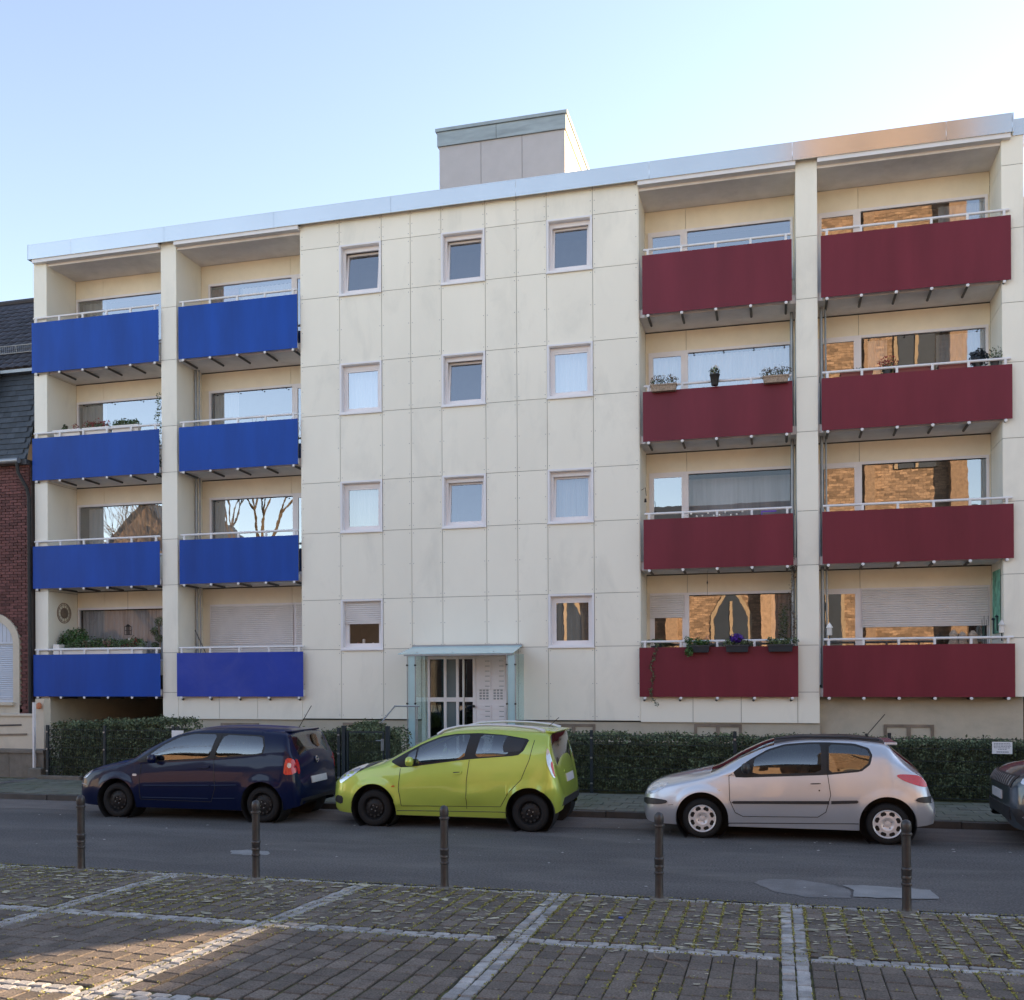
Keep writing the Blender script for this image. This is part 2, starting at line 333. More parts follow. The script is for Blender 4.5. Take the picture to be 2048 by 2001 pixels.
STX = [piece_mesh('sett', .122, .084, M['sett'], s, .008, .005) for s in range(6)]
def mk(vf, nm, mat): return MB().add(*vf).mesh(nm, mat)
PVM = [mk(v, 'paver', M['paver']) for v in PV]; STM = [mk(v, 'sett', M['sett']) for v in ST]; STXM = [mk(v, 'sett', M['sett']) for v in STX]
pavers = []; setts = []; joints = []
for bi in range(len(SX) - 1):
    xl = SX[bi] + .115; xr = SX[bi + 1] - .115
    nc = round((xr - xl) / .164); pw = (xr - xl) / nc
    for (ya, yb) in ((4.35, SYT[0] - .10), (SYT[0] + .10, SYT[1] - .10), (SYT[1] + .10, YE - .05)):
        nr = round((yb - ya) / .207); ph = (yb - ya) / nr
        for c in range(nc):
            joints.append((xl + c * pw, ya, yb))
            for r_ in range(nr): pavers.append((xl + (c + .5) * pw, ya + (r_ + .5) * ph + (.02 if c % 2 else -.004), pw / .163, ph / .208))
for sx in SX:
    for k in (-1, 1):
        y = 4.35 + random.uniform(0, .05)
        while y < YE - .03: setts.append((sx + k * .052, y + .06, 0)); y += .128 + random.uniform(-.006, .006)
for sy in [SYT[0] - .045, SYT[0] + .045, SYT[1] - .045, SYT[1] + .045, YE + .01]:
    x = -12.1 + random.uniform(0, .06)
    while x < 5.7:
        if not any(abs(x - s_) < .16 for s_ in SX) or sy == YE + .01: setts.append((x, sy, 1))
        x += .134 + random.uniform(-.006, .006)
import math as _m
CA = Vector((0, 0, 2.2)); FW = Vector((-math.sin(YAW), math.cos(YAW), 0))
def inview(x, y):
    d = Vector((x, y, 0)); f = d.dot(FW); r_ = d.x * FW.y - d.y * FW.x
    return f > 0 and abs(r_ / f) < .51 and (2.2 / f) * 2006.9 < 655, f
def lay(items, meshes, name, vfs, mat, both=None):
    vis = []; rest = []
    for it in items:
        X = warp(it[0], it[1]); v, f = inview(X, it[1])
        (vis if v else rest).append((f, X, it))
    vis.sort(key=lambda t: t[0])
    near = vis[:300]; rest += vis[300:]
    rd = random.Random(3)
    for f, X, it in near:
        if name == 'paver': k = rd.randrange(4); me = meshes[0][k]; sc = (it[2], it[3], 1)
        else: k = rd.randrange(6); me = meshes[it[2]][k]; sc = (1, 1, 1)
        o = bpy.data.objects.new(name, me); COL.objects.link(o); o.parent = plaza
        o.location = (X, it[1], rd.uniform(-.004, .004) + (.001 if name == 'sett' else 0)); o.scale = sc
        sl = (warp(it[0], it[1] + .1) - warp(it[0], it[1] - .1)) / .2
        o.rotation_euler = (rd.uniform(-.012, .012), rd.uniform(-.012, .012), -math.atan(sl) + rd.uniform(-.012, .012))
    mb = MB()
    for f, X, it in rest:
        if name == 'paver': vs, fs = vfs[0][rd.randrange(4)]; sc = (it[2], it[3])
        else: vs, fs = vfs[it[2]][rd.randrange(6)]; sc = (1, 1)
        sl = (warp(it[0], it[1] + .1) - warp(it[0], it[1] - .1)) / .2
        a = -math.atan(sl) + rd.uniform(-.012, .012); ca, sa = math.cos(a), math.sin(a); tz = rd.uniform(-.004, .004); tx = rd.uniform(-.012, .012); ty = rd.uniform(-.012, .012)
        mb.add([(X + (px * sc[0]) * ca - (py * sc[1]) * sa, it[1] + (px * sc[0]) * sa + (py * sc[1]) * ca, pz + tz + px * tx + py * ty) for px, py, pz in vs], fs)
    mb.build(name, mat, plaza, kind='stuff')
lay(pavers, [PVM], 'paver', [PV], M['paver'])
lay(setts, [STM, STXM], 'sett', [ST, STX], M['sett'])
# beyond the laid pieces the plaza goes on as one sheet
mb = MB()
for (a, b, c, d) in ((-60, -12.2, 1.5, 9.85), (5.8, 60, 1.5, 9.85), (-12.2, 5.8, 1.5, 4.3)):
    mb.add([(a, c, -.004), (b, c, -.004), (b, d, -.004), (a, d, -.004)], [(0, 1, 2, 3)])
mb.build('plaza_far', M['paver'], kind='structure')
sheet('bounce_forecourt', -90, 60, -40, 1.5, -.004, M['bounce_forecourt'])  # unseen sheet added behind the camera as a sun reflector
# moss growing in the joints and pale lichen flecks
def moss():
    rd = np.random.default_rng(11)
    def den(x, y):
        d = .42 + .42 * np.sin(x * 1.7 + y) * np.sin(y * 2.3 - x * .6) + .25 * np.sin(x * 5.1 - y * 3.7) * np.sin(x * 2.9 + y * 6.1)
        return d + np.where(y > 8.1, .40, 0) + np.where((x > -1) & (y > 7.9), .15, 0) - np.where(y < 7.9, .12, 0)
    xs = []; ys = []
    J = np.array(joints)
    n = 120000; k = rd.integers(0, len(J), n); y = J[k, 1] + (J[k, 2] - J[k, 1]) * rd.random(n); x = J[k, 0]
    clump = np.sin(x * 37 + y * 29) * np.sin(y * 41 - x * 17) * .35
    m = rd.random(n) < np.clip(den(x, y) * .62 + clump * .7 + .45 * np.sin(x * 1.1 + 2 * np.sin(y * 1.9)) * np.sin(y * 3.1 + x * .7) - .05, 0, 1); xs.append(x[m] + rd.normal(0, .009, m.sum())); ys.append(y[m])
    Pv = np.array([(q[0], q[1] + .104 * q[3]) for q in pavers]); n = 60000; k = rd.integers(0, len(Pv), n); x = Pv[k, 0] + (rd.random(n) - .5) * .16; y = Pv[k, 1]
    clump = np.sin(x * 31 + y * 19) * .4
    m = rd.random(n) < np.clip(den(x, y) * .30 + clump * .5 - .05, 0, 1); xs.append(x[m]); ys.append(y[m] + rd.normal(0, .008, m.sum()))
    n = 26000; sx = np.array(SX)[rd.integers(0, len(SX), n)]; x = sx + np.array([-.107, .0, .107])[rd.integers(0, 3, n)] + rd.normal(0, .006, n); y = 4.35 + (YE - 4.35) * rd.random(n)
    m = rd.random(n) < np.clip(den(x, y) * .5, 0, 1); xs.append(x[m]); ys.append(y[m])
    n = 16000; x = -12 + 17.5 * rd.random(n); y = np.array([YE - .05, YE + .07, 7.93, 8.13])[rd.integers(0, 4, n)] + rd.normal(0, .012, n)
    m = rd.random(n) < .45; xs.append(x[m]); ys.append(y[m])
    x = np.concatenate(xs); y = np.concatenate(ys)
    ks = [-10.9, -8.7, -6.45, -4.17, -2.085, 0.135, 2.335, 4.5]; sl = [.10, .10, .10, .11, .008, .0, .0, .0]
    X = x + np.interp(x, ks, sl) * (y - 9.0); P_ = np.stack([X, y, .001 + .010 * rd.random(len(x))], 1); dry = rd.random(len(x)) < .22
    for nm, sel, mt, lb in (('moss', ~dry, 'moss', 'yellow green moss filling the joints of the plaza paving'), ('dry_moss', dry, 'moss_dry', 'brown dried moss between the plaza paving stones')):
        N_ = np.tile([0., -.25, 1.], (sel.sum(), 1)); o = leaf_obj(nm, leaf_quads(P_[sel], N_, .018, .6), M[mt]); tag(o, lb, kind='stuff')
    V = []; F = []; rd = random.Random(4)
    for _ in range(4600):
        x = rd.uniform(-11.5, 5.5); y = 9.75 - abs(rd.gauss(0, 1.0)) * 1.25
        if rd.random() < .22: y = rd.uniform(4.5, 9.7)
        if y < 4.4: continue
        if y < 7.95 and rd.random() < .72: continue
        a = min(.085, rd.lognormvariate(-3.75, .55)) * (1 if y > 8 else .5); b = a * rd.uniform(.3, .6); o = len(V); n = 8; z = rd.uniform(.007, .010); ra = rd.uniform(-.6, .6)
        for k in range(n):
            t = 2 * math.pi * k / n; q = rd.uniform(.55, 1.25); px = math.cos(t) * a * q; py = math.sin(t) * b * q
            V.append((x + px * math.cos(ra) - py * math.sin(ra), y + px * math.sin(ra) + py * math.cos(ra), z - .0015))
        V.append((x, y, z)); F += [(o + k, o + (k + 1) % n, o + n) for k in range(n)]
    o_ = MB(); o_.v = V; o_.f = F
    tag(o_.build('lichen', M['fleck'], kind='stuff'), 'pale flecks of lichen and litter lying on the dark pavers')
    V = []; F = []
    for _ in range(80):
        x = rd.uniform(-14, 5); y = rd.uniform(9.95, 14.9) if rd.random() < .5 else rd.gauss(13.6, .5); a = rd.uniform(.006, .028); o = len(V); n = 5
        for k in range(n): t = 2 * math.pi * k / n; q = rd.uniform(.5, 1.2); V.append((x + math.cos(t) * a * q, y + math.sin(t) * a * q, .009))
        V.append((x, y, .016)); F += [(o + k, o + (k + 1) % n, o + n) for k in range(n)]
    o_ = MB(); o_.v = V; o_.f = F
    tag(o_.build('litter', M['sett'], kind='stuff'), 'small pale scraps of litter scattered on the asphalt')
moss()

# ============================================================ APARTMENT BUILDING
F = 22.03; BK = 23.15
BZ = [1.68, 4.46, 7.25, 10.03]
BLD = thing('apartment_building', 'four storey cream clad apartment building with blue balconies left and wine red balconies right', 'apartment building', (-6.8, F, 0))
P = lambda mb, name, mat, parent=None, **k: mb.build(name, M[mat], parent or BLD, **k)
# core behind the cladding
for xa, xb, zz in ((-14.36, -10.99, 1.60), (-10.99, -7.96, 1.12), (-5.90, -2.86, 1.12), (-2.86, .46, 1.60), (.46, .90, 1.12)): P(MB().box(xa, xb, F + .05, F + .20, 0.0, zz), 'plinth', 'render')
P(MB().box(.90, 4.86, F + .28, F + .40, 0, 1.68), 'plinth', 'render')
COLX = [-10.98, -9.97, -8.90, -8.18, -7.425, -6.365, -5.63, -4.93, -3.88, -2.87]
ROWZ = [1.15, 2.80, 3.98, 5.58, 6.78, 8.385, 9.58, 11.20, 12.385, 13.02]
WIN = {(1, 1): 'A4', (7, 1): 'C4', (1, 3): 'A3', (4, 3): 'B3', (7, 3): 'C3', (1, 5): 'A2', (4, 5): 'B2', (7, 5): 'C2', (1, 7): 'A1', (4, 7): 'B1', (7, 7): 'C1'}
bk = MB()
for i in range(9):
    for j in range(9):
        if (i, j) in WIN: continue
        if j == 0 and COLX[i] > -8.3 and COLX[i] < -5.7:
            continue
        bk.box(COLX[i], COLX[i + 1], F + .015, F + .05, ROWZ[j], ROWZ[j + 1])
bk.box(-8.18, -7.96, F + .015, F + .05, 1.15, 2.8); bk.box(-5.90, -5.63, F + .015, F + .05, 1.15, 2.8); bk.box(-7.96, -5.90, F + .015, F + .05, 2.62, 2.8)
P(bk, 'wall', 'joint')
g = .0055
def panel(x0, x1, z0, z1, y0=F, y1=F + .012, mat='clad', nm='cladding_panel'):
    return P(MB().box(x0 + g, x1 - g, y0, y1, z0 + g, z1 - g), nm, mat)
sc_ = MB()
for i in range(9):
    for j in range(9):
        if (i, j) in WIN: continue
        x0, x1, z0, z1 = COLX[i], COLX[i + 1], ROWZ[j], ROWZ[j + 1]
        if j == 0 and i == 3: x1 = -7.96
        elif j == 0 and i == 5: x0 = -5.90; continue
        elif j == 0 and i == 4: continue
        panel(x0, x1, z0, z1)
        for xs in (x0 + .045, x1 - .045):
            for zs in np.linspace(z0 + .09, z1 - .09, 3):
                sc_.lathe([(.0095, 0), (.0095, .004)], Matrix.Translation((xs, F - .004, zs)) @ Matrix.Rotation(R(-90), 4, 'X'), 6)
panel(-5.90, -5.63, 1.15, 2.80); panel(-7.96, -5.90, 2.63, 2.80)
P(sc_, 'screw_head', 'zinc', kind='stuff')
# side reveals of the centre block facing the recesses, and piers
P(MB().box(-10.995, -10.975, F + .012, BK, 1.15, 13.0), 'side_wall', 'clad')
P(MB().box(-2.875, -2.855, F + .012, BK, 1.15, 13.0), 'side_wall', 'clad')
PZ = [1.12, 1.78, 2.77, 4.46, 5.6, 7.27, 8.42, 10.07, 11.38, 13.02]
def pier(xa, xb, zs, yb=BK):
    P(MB().box(xa + .015, xb - .015, F + .015, yb, zs[0], zs[-1]), 'pier', 'joint')
    for a, b in zip(zs[:-1], zs[1:]):
        panel(xa, xb, a, b)
        P(MB().box(xa + .001, xa + .013, F + .0125, yb, a + g, b - g).box(xb - .013, xb - .001, F + .0125, yb, a + g, b - g), 'cladding_panel', 'clad')
pier(-14.80, -14.36, PZ); pier(.46, .90, PZ)
pier(-18.55, -18.155, [1.65, 4.4, 7.2, 10.0, 13.02])
pier(4.445, 4.86, [1.68, 2.87, 4.15, 5.61, 6.88, 8.4, 9.6, 11.09, 12.36, 13.02])
for xa, xb in ((-14.36, -13.22), (-13.22, -12.18), (-12.18, -10.985), (-2.865, -1.73), (-1.73, -.71), (-.71, .455)): panel(xa, xb, 1.12, 1.80)
P(MB().box(-14.36, -10.99, F + .012, F + .05, 1.15, 1.75).box(-2.86, .46, F + .012, F + .05, 1.15, 1.75), 'wall', 'joint')
# passage under the first bay
pas = MB().box(-18.55, -18.13, F + .01, 30, 0, 1.66)
P(pas, 'passage_wall', 'cream_render', label='golden cream side wall of the open passage under the first blue balcony')
P(MB().box(-14.83, -14.37, F + .06, 31, 0, 1.12), 'passage_wall', 'cream_render')
P(MB().box(-18.5, -14.4, 30.0, 30.2, 0, 1.66), 'passage_back', 'cream_render')
# rear mass
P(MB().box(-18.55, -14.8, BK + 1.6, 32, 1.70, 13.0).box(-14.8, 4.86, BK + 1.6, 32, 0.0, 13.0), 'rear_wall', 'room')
P(MB().box(-18.55, 4.86, BK - .0, BK + 1.6, 12.82, 13.0), 'roof_slab', 'soffit')
P(MB().box(-18.55, 4.86, F + .05, BK, 12.80, 13.0), 'roof_slab', 'soffit')
P(MB().box(-18.56, 4.62, F - .14, 32, 13.02, 13.05), 'roof_deck', 'zinc')
# partition walls between flats, seen through the panes
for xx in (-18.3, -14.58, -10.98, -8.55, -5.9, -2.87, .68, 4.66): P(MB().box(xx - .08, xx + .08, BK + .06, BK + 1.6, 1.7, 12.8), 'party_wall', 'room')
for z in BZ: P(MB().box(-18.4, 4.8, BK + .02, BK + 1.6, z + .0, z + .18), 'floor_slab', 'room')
# fascia in long metal lengths
xs = [-18.60, -17.3, -14.6, -11.6, -8.6, -5.6, -2.6, .4, 3.4, 4.62]
for a, b in zip(xs[:-1], xs[1:]): P(MB().box(a + .003, b - .003, F - .15, F - .12, 12.95, 13.31).box(a + .003, b - .003, F - .15, F + .2, 13.311, 13.33), 'fascia_panel', 'fascia')
P(MB().box(-18.62, -18.59, F - .15, 32, 12.95, 13.33).box(4.625, 4.65, F - .15, 24, 12.95, 13.33), 'fascia_panel', 'fascia')
P(MB().box(4.66, 4.98, F - .02, F + .01, 12.93, 13.26).box(4.95, 4.98, F, 32, 12.93, 13.26), 'fascia_panel', 'fascia')
for a, b in ((-18.5, -14.8), (-14.36, -10.99), (-2.86, .46), (.9, 4.60)): P(MB().box(a, b, F - .12, F + .05, 12.86, 12.955), 'eave_board', 'white_metal')
# stair tower
TW = P(MB().box(-8.44, -5.12, 25.03, 31, 13.0, 16.04), 'stair_tower', 'tower')
for a, b in ((-8.46, -7.32), (-7.32, -6.22), (-6.22, -5.10)): P(MB().box(a + .006, b - .006, 25.0, 25.02, 13.0, 16.02), 'tower_panel', 'tower', TW)
P(MB().box(-5.118, -5.10, 25.02, 31, 13.0, 16.02), 'tower_panel', 'tower_sunlit', TW)
P(MB().box(-8.50, -6.9, 24.95, 24.98, 16.02, 16.38).box(-6.89, -5.06, 24.95, 24.98, 16.02, 16.38), 'tower_fascia', 'fascia_zinc', TW)
P(MB().box(-5.09, -5.06, 24.98, 31, 16.02, 16.38).box(-8.5, -8.47, 24.98, 31, 16.02, 16.38), 'tower_fascia', 'tower_sunlit', TW)
P(MB().box(-8.54, -5.02, 24.91, 31.05, 16.39, 16.47), 'tower_cap', 'fascia_zinc', TW)

# ---- windows
def frame_box(mb, x0, x1, z0, z1, y0, y1, w, wt=None, wb=None):
    wt = wt or w; wb = wb or w
    mb.box(x0, x0 + w, y0, y1, z0, z1).box(x1 - w, x1, y0, y1, z0, z1)
    mb.box(x0 + w, x1 - w, y0, y1, z0, z0 + wb).box(x0 + w, x1 - w, y0, y1, z1 - wt, z1)
def curtain(x0, x1, z0, z1, y, mat, parent, amp=.025, wl=.11):
    n = max(8, int((x1 - x0) / .018)); vs = []; fs = []; ph = random.uniform(0, 6)
    for i in range(n + 1):
        x = x0 + (x1 - x0) * i / n; d = amp * math.sin(2 * math.pi * x / wl + ph + .8 * math.sin(x * 9))
        vs += [(x, y + d, z0), (x, y + d * .7, z1)]
        if i: fs.append((2 * i - 2, 2 * i, 2 * i + 1, 2 * i - 1))
    return MB().add(vs, fs).build('curtain', M[mat], parent, smooth=True)
def slats(x0, x1, z0, z1, y, mat, parent, h=.05, nm='roller_shutter'):
    mb = MB(); z = z1; 
    while z - h > z0:
        mb.add([(x0, y, z), (x1, y, z), (x1, y - .010, z - h * .5), (x0, y - .010, z - h * .5), (x0, y - .004, z - h * .86), (x1, y - .004, z - h * .86), (x1, y + .008, z - h * .9), (x0, y + .008, z - h * .9), (x0, y + .008, z - h), (x1, y + .008, z - h)],
               [(0, 3, 2, 1), (3, 4, 5, 2), (4, 7, 6, 5), (7, 8, 9, 6)]); z -= h
    mb.box(x0, x1, y - .015, y + .01, z - .03, z)
    return mb.build(nm, M[mat], parent)
def center_window(i, j, tilt, cur, extra=None):
    x0, x1, z0, z1 = COLX[i] + .004, COLX[i + 1] - .004, ROWZ[j] - .012, ROWZ[j + 1]
    mb = MB(); frame_box(mb, x0, x1, z0, z1, F - .022, F + .004, .045, .042, .045)          # proud lilac surround
    mb.box(x0 - .01, x1 + .01, F - .045, F - .0225, z0 - .02, z0 + .012)                     # sill nose
    frame_box(mb, x0 + .035, x1 - .035, z0 + .035, z1 - .035, F + .0045, F + .17, .02)
    w = mb.build('window', M['surround'], BLD)
    fx0, fx1, fz0, fz1 = x0 + .055, x1 - .055, z0 + .055, z1 - .055
    mb = MB(); frame_box(mb, fx0, fx1, fz0, fz1, F + .11, F + .168, .055, .095, .055); mb.build('frame', M['frame'], w)
    cx = (fx0 + fx1) / 2; sw = (fx1 - fx0) / 2 - .045; sh = fz1 - fz0 - .13
    piv = (cx, F + .155, fz0 + .045)
    mb = MB(); frame_box(mb, -sw, sw, 0, sh, -.035, .02, .052); s = mb.build('sash', M['frame'], w, loc=piv); s.rotation_euler.x = -R(tilt)
    p = MB().add([(-sw + .052, -.012, .052), (sw - .052, -.012, .052), (sw - .052, -.012, sh - .052), (-sw + .052, -.012, sh - .052)], [(0, 1, 2, 3)]).build('pane', M['glass_low' if (i, j) == (1, 1) else 'glass_sash' if tilt or cur == 'curtain_grey' and j == 3 else 'glass_bright'], w, loc=piv)
    p.rotation_euler.x = -R(tilt)
    yb = F + .40
    if cur: curtain(fx0, fx1, fz0, fz1, yb, cur, w)
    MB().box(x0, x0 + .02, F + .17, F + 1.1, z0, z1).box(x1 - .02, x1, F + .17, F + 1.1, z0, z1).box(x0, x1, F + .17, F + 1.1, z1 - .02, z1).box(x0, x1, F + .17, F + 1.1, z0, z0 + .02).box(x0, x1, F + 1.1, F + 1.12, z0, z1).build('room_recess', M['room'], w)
    return w
spec_w = {'A1': (7, None), 'B1': (6, None), 'C1': (5, None), 'A2': (0, 'curtain'), 'B2': (6.5, None), 'C2': (0, 'curtain'), 'A3': (0, 'curtain_grey'), 'B3': (5, None), 'C3': (4.5, 'curtain_grey'), 'A4': (0, None), 'C4': (0, 'curtain_grey')}
for (i, j), nm in WIN.items():
    w = center_window(i, j, *spec_w[nm])
    if nm == 'A4':
        slats(COLX[1] + .06, COLX[2] - .06, 3.42, 3.93, F + .085, 'shutter', w)
        for k, (xx, hh, rr, mt) in enumerate(((-9.52, .16, .035, 'flower_white'), (-9.66, .09, .03, 'flower_pink'), (-9.28, .07, .03, 'flower_white'))):
            MB().lathe([(rr, 0), (rr, hh), (rr * .6, hh + .02)], Matrix.Translation((xx, F + .30, 2.87)), 12).build('ornament', M[mt], w)

# ---- balcony recess: walls, windows, balconies
def bay_windows(bay, k):
    """returns list of (x0,x1,is_door)"""
BAYS = {1: (-18.155, -14.80, -18.54, -14.81, 6, 'blue'), 2: (-14.36, -10.995, -14.25, -11.03, 5, 'blue'),
        3: (-2.855, .46, -2.77, .38, 5, 'red'), 4: (.90, 4.445, .965, 4.60, 6, 'red')}
OPEN = {1: [(-18.12, -15.0, 0)], 2: [(-14.13, -11.72, 0), (-11.72, -11.03, 1)], 3: [(-2.78, -1.94, 1), (-1.94, .42, 0)], 4: [(.93, 1.80, 1), (1.80, 4.40, 0)]}
JX = {1: -17.3, 2: -11.82, 3: -1.93, 4: 1.80}
for b, (xl, xr, px0, px1, npost, colr) in BAYS.items():
    for k in range(4):
        bz = BZ[k]; ft = bz + .18; wt = [4.03, 6.79, 9.55, 12.31][k]; cz = [4.44, 7.23, 10.01, 12.80][k]
        top_h = 1.29 if k == 3 else (1.075 if k == 0 else 1.09)
        ops = OPEN[b]; ox0 = ops[0][0]; ox1 = ops[-1][1]
        # cladding of the back wall
        jx = JX[b]
        for a, c in ((xl, jx), (jx, xr)): P(MB().box(a + .004, c - .004, BK, BK + .04, wt, cz - .005), 'cladding_panel', 'clad_in')
        if ox0 - xl > .02: P(MB().box(xl + .002, ox0 - .002, BK, BK + .04, ft, wt - .004), 'cladding_panel', 'clad_in')
        if xr - ox1 > .02: P(MB().box(ox1 + .002, xr - .002, BK, BK + .04, ft, wt - .004), 'cladding_panel', 'clad_in')
        # openings
        for oi_, (x0, x1, door) in enumerate(ops):
            z0 = ft + (.06 if door else .72)
            if b == 1: z0 = ft + .72
            if z0 > ft + .1: P(MB().box(x0, x1, BK, BK + .04, ft, z0 - .004), 'cladding_panel', 'clad_in')
            mb = MB(); frame_box(mb, x0, x1, z0, wt - .004, BK - .035, BK + .045, .05, .06, .05)
            w = mb.build('window', M['frame'], BLD)
            inset = .05; fr = .055
            sash = door or b == 1 and oi_ == 0
            if door:
                mb = MB(); frame_box(mb, x0 + inset, x1 - inset, z0 + inset, wt - .066, BK - .045, BK + .02, fr); mb.build('sash', M['frame'], w); q = inset + fr
            else: q = inset
            yy = BK - .02 if door else BK + .0
            tl = -.5 if (b + k + oi_) % 2 else .4
            dy = math.tan(R(tl)) * .5
            MB().add([(x0 + q, yy + dy * .05, z0 + q), (x1 - q, yy - dy * .03, z0 + q), (x1 - q, yy + dy * .03, wt - .066 - q * .4), (x0 + q, yy - dy * .04, wt - .066 - q * .4)], [(0, 1, 2, 3)]).build('pane', M['glass_low' if (b, k, oi_) in ((3, 1, 1), (1, 0, 0)) else 'glass'], w)
            W = (b, k, oi_)
            cy = BK + .17; zt_ = wt - .08
            C = lambda a, c, m, y=cy: curtain(a, c, z0, zt_, y, m, w)
            if W in ((1, 3, 0), (1, 2, 0)): C(x0 + .05, x0 + .78, 'curtain_grey')
            elif W == (1, 1, 0): C(x0 + .15, x0 + .70, 'curtain', cy + .1); C(x0 + .74, x1, 'curtain_grey')
            elif W[:2] == (1, 0): C(x0 + .02, x1, 'curtain_grey')
            elif W == (2, 3, 0): C(x0, x0 + .75, 'curtain_red'); C(x0 + .75, x1, 'curtain', cy + .1)
            elif W == (2, 2, 0): C(x0, x0 + .75, 'curtain_grey')
            elif W == (2, 1, 0): C(x0, x0 + .72, 'curtain_grey')
            elif W[:2] == (2, 0): pass
            elif W == (3, 1, 1): MB().add([(x0, cy + .4, z0), (x1, cy + .4, z0), (x1, cy + .4, zt_), (x0, cy + .4, zt_)], [(0, 1, 2, 3)]).add([(x0 + .1, cy + .35, z0), (x0 + 1.0, cy + .35, z0), (x0 + 1.0, cy + .35, z0 + .55), (x0 + .45, cy + .35, z0 + .6), (x0 + .1, cy + .35, zt_ - .15)], [(0, 1, 2, 3, 4)]).build('grey_slab', M['curtain_grey'], w)  # grey slabs behind the pane, the front one with a slanted top
            elif W == (3, 2, 0) or W == (3, 2, 1): C(x0, x1, 'curtain')
            elif W == (4, 3, 1): C(x1 - .95, x1, 'curtain')
            elif W == (4, 2, 1): C(x1 - 1.0, x1 - .05, 'curtain'); C(x0 + .2, x0 + .6, 'curtain')
            elif W == (3, 0, 1): C(x1 - .5, x1 - .1, 'curtain_grey')
            if W[:2] == (2, 0): slats(x0 + .04, x1 - .04, z0, wt - .05, BK - .06, 'shutter', w)
            if W == (3, 0, 0): slats(x0 + .02, x1 - .06, 3.47, wt - .04, BK - .075, 'shutter', w)
            if W == (4, 0, 1): slats(x0 + .04, x1 - .04, 3.17, wt - .03, BK - .075, 'shutter', w)
            if not door and k in (2,) or W in ((2, 1, 0),):
                for t in np.linspace(.08, .92, 4): MB().lathe([(.012, 0), (.022, .02), (.006, .03)], Matrix.Translation((x0 + (x1 - x0) * t, BK - .06, wt - .12)), 8).build('hook', M['black'], w)
        # the balcony itself
        lab = None
        slab = MB().box(xl + .002, xr - .002, F + .10, BK + .0 - .002, bz, ft).build('balcony', M['soffit'], BLD)
        low = (k == 0 and b in (2, 3))
        yf = F - .13 if low else F - .085
        X0, X1 = (px0, px1)
        if low: X0, X1 = ((-14.31, -10.90) if b == 2 else (-2.87, .467))
        if b == 4 and k < 3: X1 += .012 * (3 - k)
        pm = colr if not (b == 2 and k == 0) else 'blue_paler'
        MB().box(X0, X1, yf - .006, yf + .006, bz + .0, bz + top_h).build('parapet_panel', M[pm], slab,
            label={'blue': 'royal blue parapet panel', 'red': 'wine red parapet panel', 'blue_paler': 'paler violet blue parapet panel'}[pm])
        mb = MB(); n = 10
        zr = bz + top_h + .125
        mb.tube([(X0 + .04 if low else max(X0 + .02, xl - (.36 if b == 1 else 0)), yf + .04, zr), (X1 - .02, yf + .04, zr)], .028, 10)
        mb.build('handrail', M['white_metal'], slab, smooth=True)
        for t in np.linspace(X0 + .12, X1 - .12, npost):
            MB().box(t - .024, t + .024, yf + .008, yf + .045, bz - .005, zr - .015).build('railing_post', M['white_metal'], slab)
            d = MB().tube([(t, yf + .02, bz - .03), (t, F + .55, bz - .045)] if not low else [(t, yf + .02, bz - .03), (t - .03, F - .004, bz - .075)], .027, 8)
            bo = d.build('bracket', M['dark_metal'], slab)
            MB().lathe([(.033, 0), (.033, .02), (.018, .028)], Matrix.Translation((t, yf + .018, bz - .028)) @ Matrix.Rotation(R(90), 4, 'X'), 10).build('end_cap', M['white_metal'], slab)
        # outriggers that tie the slab to the parapet, seen at the slab end
        for xe in (X0 + .05, X1 - .05):
            MB().box(xe - .02, xe + .02, yf + .05, F + .10, bz + .02, bz + .16).build('slab_edge_bracket', M['white_metal'], slab)
# downpipes
for xx, yy in ((-14.30, F + .75), (.38, F + .55), (.985, F + .45)):
    mb = MB().tube([(xx, yy, 1.3), (xx, yy, 10.0)], .035, 10); mb.tube([(xx + .09, yy + .02, 1.3), (xx + .09, yy + .02, 10.0)], .02, 8)
    for z in (2.6, 5.6, 8.4): mb.tube([(xx, yy, z), (xx, yy, z + .12)], .046, 10)
    P(mb, 'downpipe', 'zinc', smooth=True)
# basement windows
for xa, xb, yy, zt_ in ((-1.71, -.70, F + .04, 1.09), (2.19, 3.17, F + .27, 1.10), (-4.87, -3.88, F + .04, 1.07), (-13.21, -12.17, F + .04, 1.03), (-9.96, -8.90, F + .04, 1.06)):
    mb = MB(); frame_box(mb, xa, xb, .45, zt_, yy - .01, yy + .03, .06); mb.box((xa + xb) / 2 - .04, (xa + xb) / 2 + .04, yy - .012, yy + .03, .51, zt_ - .06)
    w = mb.build('basement_window', M['wood'], BLD)
    MB().box(xa + .06, xb - .06, yy + .012, yy + .02, .5, zt_ - .05).build('pane', M['glass_frost'], w)

